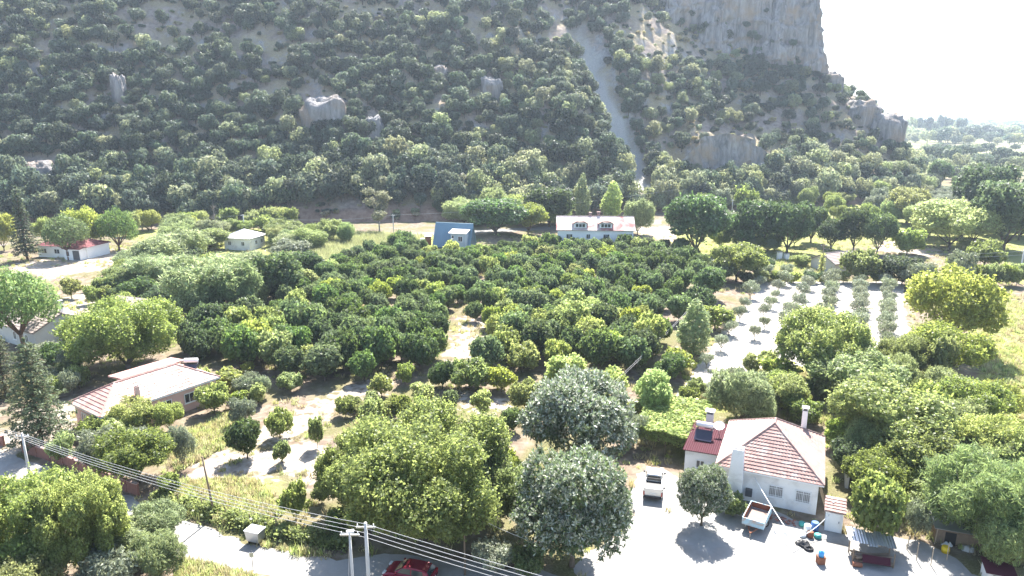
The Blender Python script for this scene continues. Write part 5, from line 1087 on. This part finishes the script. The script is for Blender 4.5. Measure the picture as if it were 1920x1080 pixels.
cable(tB, tB-Vector((0.6, -0.2, 8)), 0.0, 'stay wire slanting beside the slimmer concrete pole', 0.02, 2)
cable(tE, Vector((6.5, 45, 2.6)), 0.4, 'wire running right from the thin wooden pole', 0.015)
cable(tF-Vector((0, 0, 0.2)), tG-Vector((0, 0, 0.2)), 1.2, 'cable along the hill road between its first two poles', 0.03); cable(tG-Vector((0, 0, 0.2)), tH-Vector((0, 0, 0.2)), 1.5, 'cable along the hill road behind the brown cut', 0.03)
cable(tH-Vector((0, 0, 0.2)), Vector((60, 250, 9)), 1.5, 'cable running right from the pole left of the blue house', 0.03)
for k in range(2): cable(tF-Vector((0, 0, 0.4+0.6*k)), Vector((-127, 160-k*2, 4.2)), 0.8, '%s wire dropping to the red-roofed cottage' % ['upper', 'lower'][k], 0.025)
for k in range(2): cable(tM-Vector((0, 0, 0.2+0.7*k)), tL-Vector((0, 0, 0.3+0.8*k)), 1.2, '%s cable between the ivy pole and the right edge pole' % ['upper', 'lower'][k], 0.028)
for k in range(2): cable(tN-Vector((0, 0, 0.1+0.3*k)), tE-Vector((0, 0, 0.1+0.3*k)), 1.0, '%s cable crossing the orchard corner towards the road' % ['upper', 'lower'][k], 0.014)
cable(onA(-1.2, -4.9, 2.6), Vector((23.3, 50.6, 0.9)), 0.15, 'white cable sloping from the farmhouse wall down to the yard', 0.035, mat=W_CLEAN); cable(Vector((23.3, 50.6, 0.9)), (27.4, 53.1, 1.6), 0.45, 'slack white cable looping up to the outhouse', 0.03, mat=W_CLEAN)
# ivy on the dark pole
r2 = np.random.default_rng(9); C = np.stack([r2.normal(size=700)*0.3, r2.normal(size=700)*0.3, r2.random(700)*tM.z*0.75], -1); me = finish('climbing_ivy', [leaves(r2, C, np.stack([C[:, 0], C[:, 1], C[:, 0]*0], -1)*3, 0.3, 0.22)]); me.materials.append(LM['grass'])
o = link('climbing_ivy', me); o.location = (tM.x, tM.y, 0); tag(o, 'yellow green ivy climbing the dark wooden pole', 'ivy')

# ---- vine pergola left of the farmhouse
vp = empty('vine_pergola', G(1248, 848), RA, 'flat-topped vine pergola between loquat and farmhouse annex', 'pergola'); rng = np.random.default_rng(88)
for x in (-3.0, 0, 3.0):
    for y in (-0.5, 2.5, 5.5, 8.7): MB().tube([(x, y, -0.1), (x, y, 2.5)], 0.06, 6).build('post', WOOD, vp)
for y in (-0.5, 2.5, 5.5, 8.7): MB().box((0, y, 2.5), (6.6, 0.08, 0.1)).build('beam', WOOD, vp)
n = 15000; C = np.stack([rng.uniform(-3.5, 3.5, n), rng.uniform(-1.1, 9.2, n), np.zeros(n)], -1); C[:, 2] = 2.55+0.30*fbm(C[:, 0]/0.8, C[:, 1]/0.8, seed=3)+np.abs(rng.normal(size=n))*0.16
k = rng.random(n) < 0.12; C[k, 2] -= rng.random(k.sum())*1.0; C[k, 1] = np.where(rng.random(k.sum()) < 0.5, -1.1, C[k, 1]); me = finish('vine', [leaves(rng, C, np.tile([0, 0, 1.0], (n, 1)), 0.26, 0.22, jit=0.5)]); me.materials.append(LM['vine']); link('vine', me, (), vp)

# ================================================================== VEHICLES
RED = plain('red_car_paint', (0.22, 0.012, 0.03), 0.25, 0.6, 0.2, var=0.1, bstr=0.0); SILV = plain('silver_paint', (0.62, 0.62, 0.61), 0.3, 0.5, 0.4, var=0.06, bstr=0.0); BLACK = plain('black_trim', (0.02, 0.02, 0.022), 0.5, 0.4, var=0.2)
LAMP = plain('lamp_lens', (0.70, 0.70, 0.68), 0.15, 0.6, var=0.1); TAIL = plain('tail_lens', (0.35, 0.02, 0.02), 0.2, 0.6, var=0.1); PLATE = plain('number_plate', (0.75, 0.75, 0.74), 0.5, 0.3, var=0.05); SEATC = plain('seat_cloth', (0.05, 0.05, 0.055), 0.9, 0.1)
def extrude(m, prof, hw, hw2=None, zsplit=None):
    """profile in x-z drawn out across the width; points above zsplit lean in to hw2"""
    n = len(prof); f = lambda z: hw if zsplit is None or z <= zsplit else hw2
    V = [(x, -f(z), z) for x, z in prof]+[(x, f(z), z) for x, z in prof]
    return m.add(V, [tuple(range(n))[::-1], tuple(range(n, 2*n))]+[(i, (i+1) % n, n+(i+1) % n, n+i) for i in range(n)])
def wheel(parent, x, y, r, w_=0.2):
    t = MB().tube([(x, y-w_/2, r), (x, y-w_*0.4, r), (x, y+w_*0.4, r), (x, y+w_/2, r)], [r*0.9, r, r, r*0.9], 18).build('wheel', RUBBER, parent, True)
    MB().tube([(x, y-w_/2-0.012, r), (x, y+w_/2+0.012, r)], r*0.62, 12).build('rim', STEEL, t); return t
car = empty('red_car', (-7.9, 46.6, 0.01), math.radians(164), 'dark red hatchback parked on the shaded road at the bottom edge', 'car')
extrude(MB(), [(-2.0, 0.30), (-2.02, 0.62), (-1.97, 0.92), (-1.6, 0.95), (0.75, 0.95), (1.45, 0.84), (1.92, 0.66), (2.02, 0.45), (1.98, 0.26), (1.65, 0.2), (-1.7, 0.2)], 0.85).build('body', RED, car, bevel=0.09)
extrude(MB(), [(-1.93, 0.94), (-1.62, 1.36), (-1.2, 1.45), (-0.1, 1.46), (0.25, 1.40), (1.02, 0.93)], 0.80, 0.63, 1.1).build('cabin', RED, car, bevel=0.07)
def pane4(nm, pts, par, mat=GLASS, th=0.025): MB().slab(pts, th).build(nm, mat, par)
pane4('windscreen', [(1.00, 0.66, 0.985), (1.00, -0.66, 0.985), (0.40, -0.56, 1.375), (0.40, 0.56, 1.375)][::-1], car); pane4('rear_window', [(-1.90, -0.62, 1.02), (-1.90, 0.62, 1.02), (-1.67, 0.54, 1.34), (-1.67, -0.54, 1.34)][::-1], car)
for s in (-1, 1):
    for (x0, x1, a0, a1) in ((0.70, -0.35, 0.32, -0.35), (-0.45, -1.45, -0.45, -1.30)):
        P = [(x0, s*0.795, 1.00), (x1, s*0.795, 1.00), (a1, s*0.665, 1.37), (a0, s*0.665, 1.37)]; pane4('side_window', P if s > 0 else P[::-1], car)
    d = MB().box((0.2, s*0.853, 0.62), (1.05, 0.02, 0.52)).build('door', RED, car); MB().box((-0.2, s*0.872, 0.78), (0.16, 0.03, 0.035)).build('handle', BLACK, d)
    d = MB().box((-0.9, s*0.853, 0.62), (0.95, 0.02, 0.52)).build('door', RED, car); MB().box((-1.25, s*0.872, 0.78), (0.16, 0.03, 0.035)).build('handle', BLACK, d)
    MB().box((0.82, s*0.93, 1.0), (0.14, 0.16, 0.12)).build('mirror', RED, car); MB().box((1.86, s*0.58, 0.68), (0.22, 0.36, 0.13)).build('headlight', LAMP, car); MB().box((-1.98, s*0.66, 0.80), (0.1, 0.26, 0.26)).build('tail_light', TAIL, car)
    for x in (-1.28, 1.28): wheel(car, x, s*0.80, 0.31)
MB().box((2.0, 0, 0.42), (0.07, 1.1, 0.18)).build('grille', BLACK, car); MB().box((-2.03, 0, 0.55), (0.03, 0.5, 0.12)).build('number_plate', PLATE, car)
pk = empty('pickup_truck', (13.7, 60.2, 0.01), math.radians(76), 'silver pickup truck with open black bed parked under the trees', 'truck')
extrude(MB(), [(-2.5, 0.42), (-2.5, 0.98), (-0.55, 0.98), (1.1, 1.0), (2.1, 0.94), (2.5, 0.8), (2.52, 0.45), (2.3, 0.32), (-2.3, 0.34)], 0.88).build('body', SILV, pk, bevel=0.07)
extrude(MB(), [(-0.62, 0.97), (-0.50, 1.62), (-0.3, 1.70), (0.55, 1.68), (1.25, 0.98)], 0.84, 0.68, 1.2).build('cabin', SILV, pk, bevel=0.06)
pane4('rear_window', [(-0.635, -0.66, 1.12), (-0.635, 0.66, 1.12), (-0.535, 0.6, 1.55), (-0.535, -0.6, 1.55)][::-1], pk); pane4('windscreen', [(1.24, 0.70, 1.03), (1.24, -0.70, 1.03), (0.66, -0.60, 1.60), (0.66, 0.60, 1.60)][::-1], pk)
bed = MB().box((-1.55, 0, 1.0), (1.72, 1.46, 0.03)).build('bed', BLACK, pk)
for s in (-1, 1):
    MB().box((-1.52, s*0.81, 1.16), (1.95, 0.13, 0.36)).build('bed_side', SILV, pk); MB().box((-2.46, s*0.80, 0.75), (0.1, 0.14, 0.4)).build('tail_light', TAIL, pk); MB().box((1.0, s*0.98, 1.12), (0.15, 0.18, 0.16)).build('mirror', BLACK, pk)
    P = [(0.95, s*0.835, 1.04), (-0.45, s*0.835, 1.04), (-0.38, s*0.70, 1.58), (0.55, s*0.70, 1.58)]; pane4('side_window', P if s > 0 else P[::-1], pk)
    d = MB().box((0.15, s*0.884, 0.72), (1.2, 0.02, 0.5)).build('door', SILV, pk); MB().box((-0.3, s*0.905, 0.86), (0.18, 0.03, 0.04)).build('handle', BLACK, d)
    MB().box((2.46, s*0.66, 0.76), (0.12, 0.34, 0.18)).build('headlight', LAMP, pk)
    for x in (-1.5, 1.55): wheel(pk, x, s*0.80, 0.37, 0.24)
MB().box((-2.47, 0, 1.0), (0.09, 1.5, 0.62)).build('tailgate', SILV, pk); MB().box((-0.68, 0, 1.35), (0.06, 1.4, 0.06)).build('roll_bar', BLACK, pk); MB().box((-2.56, 0, 0.45), (0.16, 1.6, 0.16)).build('rear_bumper', BLACK, pk); MB().box((-2.53, 0, 0.78), (0.03, 0.5, 0.12)).build('number_plate', PLATE, pk)
tr = empty('farm_trailer', (21.5, 54.0, 0.01), math.radians(-32), 'old pale blue farm trailer with rusty inside in front of the farmhouse', 'trailer'); TB = plain('faded_blue_paint', (0.36, 0.52, 0.60), 0.6, 0.3, var=0.15, scale=2, dirt=(0.40, 0.27, 0.20))
MB().box((0, 0, 0.66), (1.72, 3.0, 0.08)).build('bed', plain('trailer_floor', (0.27, 0.21, 0.18), 0.9, 0.1, var=0.3, scale=3), tr)
for s in (-1, 1):
    MB().box((s*0.88, 0, 0.95), (0.07, 3.0, 0.64)).build('side_panel', TB, tr); MB().box((s*0.84, 0, 0.99), (0.012, 2.86, 0.5)).build('inner_lining', RUST, tr)
    MB().box((0, s*1.52, 0.95), (1.84, 0.07, 0.64)).build('end_panel', TB, tr); MB().box((0, s*1.478, 0.99), (1.64, 0.012, 0.5)).build('inner_lining', RUST, tr); wheel(tr, s*0.72, 0.1, 0.32, 0.2)
MB().box((0, 0, 1.29), (1.98, 0.08, 0.05)).box((0, 0, 0.5), (0.9, 2.8, 0.1)).build('chassis', RUST, tr) if False else MB().box((0, 0, 0.52), (0.9, 2.8, 0.12)).build('chassis', RUST, tr)
MB().tube([(-0.4, -1.4, 0.5), (0, -2.3, 0.42)], 0.05, 6).tube([(0.4, -1.4, 0.5), (0, -2.3, 0.42)], 0.05, 6).build('drawbar', RUST, tr); MB().tube([(0, -2.25, 0.42), (0, -2.3, 0.0)], 0.04, 6).build('jack', WOODL, tr)
bn = empty('rubbish_container', G(480, 1016), math.radians(-18), 'grey metal rubbish container beside the dirt road', 'bin')
m = MB(); m.box((0, 0, 0.72), (1.15, 0.85, 0.95), 0, 1.18); m.build('body', STEEL, bn); MB().box((0, 0, 1.22), (1.45, 1.08, 0.06)).build('rim', STEEL, bn); MB().box((0, 0, 1.205), (1.25, 0.88, 0.08)).build('opening', BLACK, bn)
for x in (-0.45, 0.45):
    for y in (-0.3, 0.3): MB().disc((x, y, 0.1), 0.1, (1, 0, 0), 0.07, 10).build('caster', RUBBER, bn)
sg = empty('road_sign', G(475, 1072), 0.1, 'small grey sign plate on a thin post at the bottom road', 'sign'); MB().tube([(0, 0, -0.1), (0, 0, 1.9)], 0.03, 6).build('post', IRON, sg); MB().box((0, -0.05, 1.55), (0.32, 0.03, 0.4)).build('plate', STEEL, sg)

# ================================================================== YARD THINGS
def thing(name, loc, rz, label, cat): return empty(name, loc, rz, label, cat, 'things lying in the farmyard')
BLUEP = plain('blue_plastic', (0.05, 0.13, 0.32), 0.4, 0.4, var=0.1); TEAL = plain('teal_plastic', (0.05, 0.30, 0.28), 0.4, 0.4, var=0.1); YEL = plain('yellow_plastic', (0.75, 0.52, 0.02), 0.45, 0.4, var=0.1); SKY = plain('bright_blue_plastic', (0.05, 0.30, 0.62), 0.4, 0.4, var=0.1)
def drum(px, py, r, h, mat, name, label, lid=None):
    p = G(px, py); o = thing(name, p, 0, label, name.split('_')[-1]); MB().tube([(0, 0, 0), (0, 0, h*0.33), (0, 0, h*0.35), (0, 0, h*0.66), (0, 0, h*0.68), (0, 0, h)], [r, r, r*1.05, r*1.05, r, r], 16).build('body', mat, o, True); MB().disc((0, 0, h+0.01), r*0.85, (0, 0, 1), 0.05, 14).build('lid', lid or mat, o); return o
drum(1527, 996, 0.32, 0.85, BLUEP, 'plastic_barrel', 'dark blue plastic barrel standing by the outhouse'); drum(1513, 1000, 0.28, 0.8, W_CLEAN, 'plastic_barrel', 'white plastic barrel left of the dark blue one', STEEL); drum(1519, 1007, 0.26, 0.5, RUST, 'metal_drum', 'rusty short drum in front of the barrels'); drum(1533, 1008, 0.3, 0.3, TEAL, 'wash_basin', 'teal round basin near the barrels'); drum(1503, 986, 0.25, 0.35, TEAL, 'plastic_tub', 'teal tub behind the white barrel'); drum(1772, 1035, 0.3, 0.5, YEL, 'yellow_canister', 'yellow plastic canister beneath the feathery tree'); drum(1504, 1005, 0.3, 0.25, W_CLEAN, 'white_tub', 'white tub lying by the white barrel')
o = thing('crate', G(1538, 1056), 0.1, 'rust red crate standing in the open yard', 'crate'); MB().box((0, 0, 0.3), (0.55, 0.5, 0.6)).build('body', RUST, o); MB().box((0, 0, 0.62), (0.6, 0.55, 0.05)).build('rim', RUST, o)
o = thing('water_jug', G(1538, 1056)+Vector((0, 0, 0.645)), 0.2, 'bright blue jug on top of the rust red crate', 'jug'); MB().tube([(0, 0, 0), (0, 0, 0.38), (0, 0, 0.5)], [0.22, 0.22, 0.08], 12).build('body', SKY, o, True); MB().disc((0, 0, 0.53), 0.07, (0, 0, 1), 0.06, 10).build('cap', W_CLEAN, o)
def heap(px, py, w_, d, h, mat, name, label, cat, seed):
    p = G(px, py); u = np.linspace(0, 1, 15); U, V_ = np.meshgrid(u, u); e = np.clip(1-((U-0.5)**2+(V_-0.5)**2)*4, 0, 1)**0.6
    z = e*h*(0.7+0.5*fbm(U*5+seed, V_*5, o=3, seed=seed)); P = np.stack([(U-0.5)*w_*(1+0.15*vn(V_*4, U*3, seed=seed)), (V_-0.5)*d*(1+0.15*vn(U*4, V_*3, seed=seed+1)), z-0.01], -1)
    i = np.arange(225).reshape(15, 15); o = link(name, mesh_np(name, P.reshape(-1, 3), np.stack([i[:-1, :-1], i[:-1, 1:], i[1:, 1:], i[1:, :-1]], -1).reshape(-1, 4)), mat); o.location = p; return tag(o, label, cat, 'things lying in the farmyard')
heap(1462, 1012, 1.9, 1.2, 0.35, W_CLEAN, 'white_tarp', 'crumpled white tarp lying in the yard by the trailer', 'tarp', 1); heap(1465, 1000, 1.2, 0.8, 0.4, W_GREY, 'cement_sack', 'pale sack behind the crumpled tarp', 'sack', 2); heap(1505, 1020, 1.3, 0.9, 0.5, BLACK, 'scrap_heap', 'dark heap of scrap near the barrels', 'scrap', 3); heap(1776, 1022, 0.9, 0.6, 0.4, W_CLEAN, 'white_bag', 'white bag next to the yellow canister', 'bag', 4); heap(1815, 1030, 1.2, 0.9, 0.5, W_GREY, 'grey_bag', 'grey bags heaped under the feathery tree', 'bag', 5)
for k, (px, py) in enumerate([(1508, 1024), (1516, 1030)]):
    o = thing('old_tyre', G(px, py), 0, 'old black tyre lying by the scrap heap, %s one' % ['left', 'right'][k], 'tyre'); V = []; Fq = []
    for i in range(16):
        for j in range(8):
            a, b = i/16*6.283, j/8*6.283; V.append((math.cos(a)*(0.3+0.1*math.cos(b)), math.sin(a)*(0.3+0.1*math.cos(b)), 0.1+0.1*math.sin(b)))
    for i in range(16):
        for j in range(8): Fq.append((i*8+j, ((i+1) % 16)*8+j, ((i+1) % 16)*8+(j+1) % 8, i*8+(j+1) % 8))
    MB().add(V, Fq).build('tread', RUBBER, o, True)
rb = random.Random(8); bp = thing('brick_pile', G(1455, 975), RA, 'pile of red brown bricks against the farmhouse wall', 'bricks')
for i in range(40): MB().box((rb.uniform(-1.6, 1.6), rb.uniform(-0.35, 0.35), 0.05+0.1*rb.randrange(3)), (0.24, 0.12, 0.09), rb.uniform(0, 3)).build('brick', BRICK, bp)
wp = empty('woodpile_shelter', G(1632, 1050), math.radians(-14), 'low lean-to of corrugated sheets over a dark woodpile', 'shelter')
for x in (-1.5, 1.5):
    for y in (-0.7, 0.7): MB().tube([(x, y, 0), (x, y, 1.25 if y < 0 else 1.55)], 0.05, 6).build('post', WOOD, wp)
for k in range(5):
    m = MB(); x0 = -1.75+0.7*k; V = []; Fq = []; dy = rb.uniform(0.1, 0.5); dz = rb.uniform(0, 0.2)
    for j in range(15):
        x = x0+0.74*j/14; z = 0.03*math.sin(j*1.57); V += [(x, -0.45+dy, 1.36+z+dz), (x, 1.1+dy, 1.68+z+dz)]
    for j in range(14): Fq.append((2*j, 2*j+2, 2*j+3, 2*j+1))
    m.add(V, Fq).build('corrugated_sheet', STEEL, wp)
for k in range(26): MB().tube([(rb.uniform(-1.5, -1.2), rb.uniform(-0.9, 0.6), 0.1+0.11*(k//6)), (rb.uniform(1.1, 1.6), rb.uniform(-0.9, 0.6), 0.1+0.11*(k//6))], rb.uniform(0.05, 0.09), 6).build('log', WOOD, wp)
MB().slab([(-0.9, -1.2, 0.5), (1.1, -1.35, 0.55), (1.2, -0.7, 0.85), (-0.8, -0.55, 0.8)], 0.04).build('metal_sheet', T_MAROON, wp); MB().tube([(-1.6, -1.2, 0.2), (-0.9, -1.2, 0.2)], 0.18, 12).build('drum', RUST, wp)
hs = empty('hen_shed', G(1790, 1012), math.radians(-20), 'low dark shed with patched metal roof under the feathery tree', 'shed'); MB().box((0, 0, 0.7), (3.4, 2.0, 1.4)).build('wall', WOOD, hs); MB().slab([(-1.9, -1.3, 1.5), (1.9, -1.3, 1.5), (1.9, 1.2, 1.8), (-1.9, 1.2, 1.8)], 0.05).build('roof', STEEL, hs); MB().box((-0.6, -1.02, 0.6), (0.8, 0.06, 1.1)).build('opening', BLACK, hs)
cs = empty('corner_shed', G(1868, 1092), math.radians(-20), 'low shed with maroon sheet roof in the bottom right corner', 'shed'); MB().box((0, 0, 0.8), (2.6, 2.2, 1.6)).build('wall', W_WHITE, cs); cs.scale = (0.7, 0.7, 0.75); MB().slab([(-1.5, -1.3, 1.62), (1.5, -1.3, 1.62), (1.5, 1.3, 1.95), (-1.5, 1.3, 1.95)], 0.05).build('roof', T_MAROON, cs); door(cs, (-0.4, -1.1, 0), 0.7, 1.4, '-y', WOOD)
fe = empty('stake_fence', G(1700, 1050), 0, 'crooked wooden stakes with wire at the right side of the yard', 'fence'); q0 = fe.location
for k, (px, py) in enumerate([(1718, 1050), (1745, 1060), (1752, 1020), (1700, 1030), (1775, 1050), (1740, 1005)]):
    p = G(px, py)-q0; MB().tube([(p.x, p.y, -0.1), (p.x+rb.uniform(-0.1, 0.1), p.y, rb.uniform(1.1, 1.6))], 0.04, 6).build('stake', WOODL, fe)
ta = empty('garden_table', G(166, 548), 0.2, 'small wooden table frame in the left garden', 'table'); MB().box((0, 0, 1.4), (1.6, 1.0, 0.08)).build('top', WOODL, ta)
for x in (-0.7, 0.7):
    for y in (-0.4, 0.4): MB().box((x, y, 0.68), (0.09, 0.09, 1.36)).build('leg', WOODL, ta)
# planks leaning on the farmhouse side wall
for k in range(4):
    a = onA(4.75, -3.6+0.5*k, 0); b = onA(4.38, -3.6+0.5*k, 2.0); tag(MB().tube([a+Vector((0.35, 0, 0)), b], 0.05, 5).build('leaning_pole', WOODL), 'pole leaning on the shaded side of the farmhouse, %s from the front' % ordw(k+1), 'pole', 'poles leaning on the farmhouse')

# ================================================================== GROUND COVER
def tuft(seed, h, n, spread, w_, lm):
    r = np.random.default_rng(seed); V = []; a = r.random(n)*6.283; rad = r.random(n)**0.5*spread; hh = h*r.uniform(0.5, 1.1, n); ln = r.normal(size=(n, 2))*0.28*h
    base = np.stack([np.cos(a)*rad, np.sin(a)*rad, np.zeros(n)], -1); side = np.stack([np.cos(a*3.1), np.sin(a*3.1), np.zeros(n)], -1)*w_
    tip = base+np.stack([ln[:, 0], ln[:, 1], hh], -1); mid = base*0.5+tip*0.5+np.array([0, 0, 0.06*h])
    V = np.stack([base-side*0.5, base+side*0.5, mid+side*0.6, tip], 1).reshape(-1, 3)
    me = mesh_np('tuft', V, np.arange(4*n).reshape(n, 4), {'v': np.repeat(r.random(n), 4)}); me.materials.append(LM[lm]); return me
GT = [tuft(1, 0.45, 30, 0.35, 0.05, 'grass'), tuft(2, 0.55, 26, 0.35, 0.05, 'straw'), tuft(3, 0.4, 26, 0.4, 0.06, 'straw'), tuft(4, 0.5, 26, 0.35, 0.06, 'grass')]
RT = [tuft(5, 1.7, 40, 0.5, 0.07, 'reed'), tuft(6, 1.9, 40, 0.5, 0.07, 'reed'), tuft(7, 1.5, 36, 0.5, 0.08, 'grass')]
r = np.random.default_rng(99)
def inpoly(L, n, px=True):
    P = np.array(poly_px(L) if px else L); lo, hi = P.min(0), P.max(0); A = r.uniform(lo, hi, (n, 2)); return A[pip([tuple(p) for p in P], A[:, 0], A[:, 1])]
pts = [inpoly(L, n) for L, n in (([(310, 830), (440, 775), (455, 820), (330, 885)], 2600), ([(330, 905), (470, 900), (530, 965), (440, 990), (340, 965)], 2600), ([(1820, 555), (1960, 560), (1990, 840), (1880, 800), (1840, 700)], 6500),
       ([(1440, 490), (1560, 480), (1550, 530), (1440, 530)], 2500), ([(1280, 690), (1760, 690), (1830, 800), (1560, 800), (1300, 760)], 5000), ([(480, 1020), (620, 1040), (600, 1050), (470, 1028)], 250), ([(340, 1050), (480, 1085), (470, 1110), (330, 1100)], 900), ([(1560, 800), (1930, 800), (1930, 1070), (1700, 1000)], 3500))]
# scattered weeds over all bare ground
L = [(-100, 1150), (2050, 1150), (2300, 520), (1800, 440), (300, 440), (-300, 520)]; A = inpoly(L, 22000); k = fbm(A[:, 0]/6, A[:, 1]/6, seed=5) > -0.02; pts.append(A[k])
A = np.concatenate(pts); bad = np.zeros(len(A), bool)
for Pp in (ROADP, YARDP, FIELDP): bad |= pip(Pp, A[:, 0], A[:, 1]) & (r.random(len(A)) > 0.012)
bad |= A[:, 1] > yfoot(A[:, 0])-1
for cx_, cy_, rz_, lx_, ly_ in [(25.4, 61.6, RA, 10, 11), (-43.7, 77.6, RB, 14.5, 7), (-77.3, 107.5, -0.52, 17, 9), (22, 182.5, 0, 20, 10), (-15.6, 186, 0, 11, 6), (-112.3, 174.5, -0.2, 15, 8), (-72, 184.4, -0.25, 9, 8), (77.6, 158.5, 0.24, 9, 8)]:
    dx, dy = A[:, 0]-cx_, A[:, 1]-cy_; u = dx*math.cos(rz_)+dy*math.sin(rz_); v = -dx*math.sin(rz_)+dy*math.cos(rz_); bad |= (np.abs(u) < lx_/2) & (np.abs(v) < ly_/2)
A = A[~bad]; n = len(A); s_ = r.uniform(0.6, 1.5, n); print('tufts', n)
gn_scatter('grass', np.concatenate([A, np.zeros((n, 1))], 1), r.uniform(0, 6, n), np.stack([s_, s_, s_*r.uniform(0.6, 1.3, n)], -1), r.integers(0, 4, n), GT, 'dry and green grass tufts and weeds over the valley floor', 'grass')
A = inpoly([(590, 505), (560, 470), (600, 440), (700, 445), (800, 452), (770, 466), (700, 490), (640, 512)], 5200); n = len(A); s_ = r.uniform(0.8, 1.4, n)
gn_scatter('reeds', np.concatenate([A, np.zeros((n, 1))], 1), r.uniform(0, 6, n), np.stack([s_, s_, s_], -1), r.integers(0, 3, n), RT, 'pale yellow green reed bed left of the blue house', 'reeds')
# ------------------------------------------------------------------ trees out on the plain, fading into the haze
def far_tree(px, py, wpx, top, k, lm_i, label, grp):
    p = G(px, py); w_ = wpx*mpp(p.y); h = zat(p.y, top); o = link('plain_tree', HT[lm_i]); o.location = p; o.rotation_euler = (0, 0, PR.uniform(0, 6)); o.scale = (w_/7, w_/7, h/6.1); tag(o, label, 'tree', grp)
q = random.Random(21)
FT = []
for i in range(26): FT.append((1705+i*8.6+q.uniform(-3, 3), q.uniform(306, 345), q.uniform(26, 44), 0))
for i in range(14): FT.append((1705+i*15+q.uniform(-6, 6), q.uniform(283, 296), q.uniform(16, 28), 1))
for i in range(16): FT.append((1704+i*6.5+q.uniform(-2, 2), q.uniform(256, 262), q.uniform(14, 20), 2))
for i in range(30): FT.append((1800+i*4.4+q.uniform(-3, 3), q.uniform(243, 252), q.uniform(8, 16), 3))
c4 = [0]*4
for px, py, w_, k in sorted(FT):
    c4[k] += 1; hh = {0: 0.95, 1: 0.8, 2: 2.3, 3: 0.9}[k]*w_
    far_tree(px, py, w_, py-hh, k, q.choice([0, 1, 2, 3, 4, 5, 6]), '%s, %s from the left' % (['leafy tree on the near edge of the plain', 'tree by the pale field on the plain', 'tall tree in the dark belt at the ridge foot', 'hazy tree on the far plain'][k], ordw(c4[k])), ['trees on the near plain', 'trees by the pale field', 'tall tree belt', 'hazy far trees'][k])
n = 800; yy = 820*np.exp(r.random(n)*2.2); xx = yy*(0.52+r.random(n)*0.34); s_ = r.uniform(0.9, 2.4, n)
gn_scatter('far_woods', np.stack([xx, yy, np.zeros(n)], -1), r.uniform(0, 6, n), np.stack([s_*1.6, s_*1.6, s_*1.5], -1), r.integers(0, 8, n), HT, 'bands of hazy woods stretching to the horizon', 'woods')
# silvery orchard of small trees below the dark right-edge trees
k = 0
for i in range(9):
    for j in range(9):
        p = G(1640+i*17+j*2+q.uniform(-2, 2), 408-j*6.0); 
        if p.y > 330: continue
        k += 1; plant('grove_olive', 'oliveb', 0, 0, 0, 0, 'silvery olive tree in the far grove below the ridge end, row %s, place %s' % (ordw(j+1), ordw(i+1)), 'olive tree', 'far olive grove', pos=p, wm=q.uniform(4.5, 6), hm=q.uniform(3, 4))

# ------------------------------------------------------------------ haze: a box of faint even air round the whole place
hb = MB().box((0, 5300, 76), (19000, 12000, 156)).build('haze', None); tag(hb, kind='stuff')
hb.data.materials.clear(); m, nt = newmat('haze'); pv = nt.nodes.new('ShaderNodeVolumePrincipled')
pv.inputs['Color'].default_value = (0.72, 0.85, 1.0, 1); pv.inputs['Density'].default_value = HAZE; pv.inputs['Anisotropy'].default_value = 0.35
o_ = nt.nodes.new('ShaderNodeOutputMaterial'); nt.links.new(pv.outputs[0], o_.inputs['Volume']); hb.data.materials.append(m)
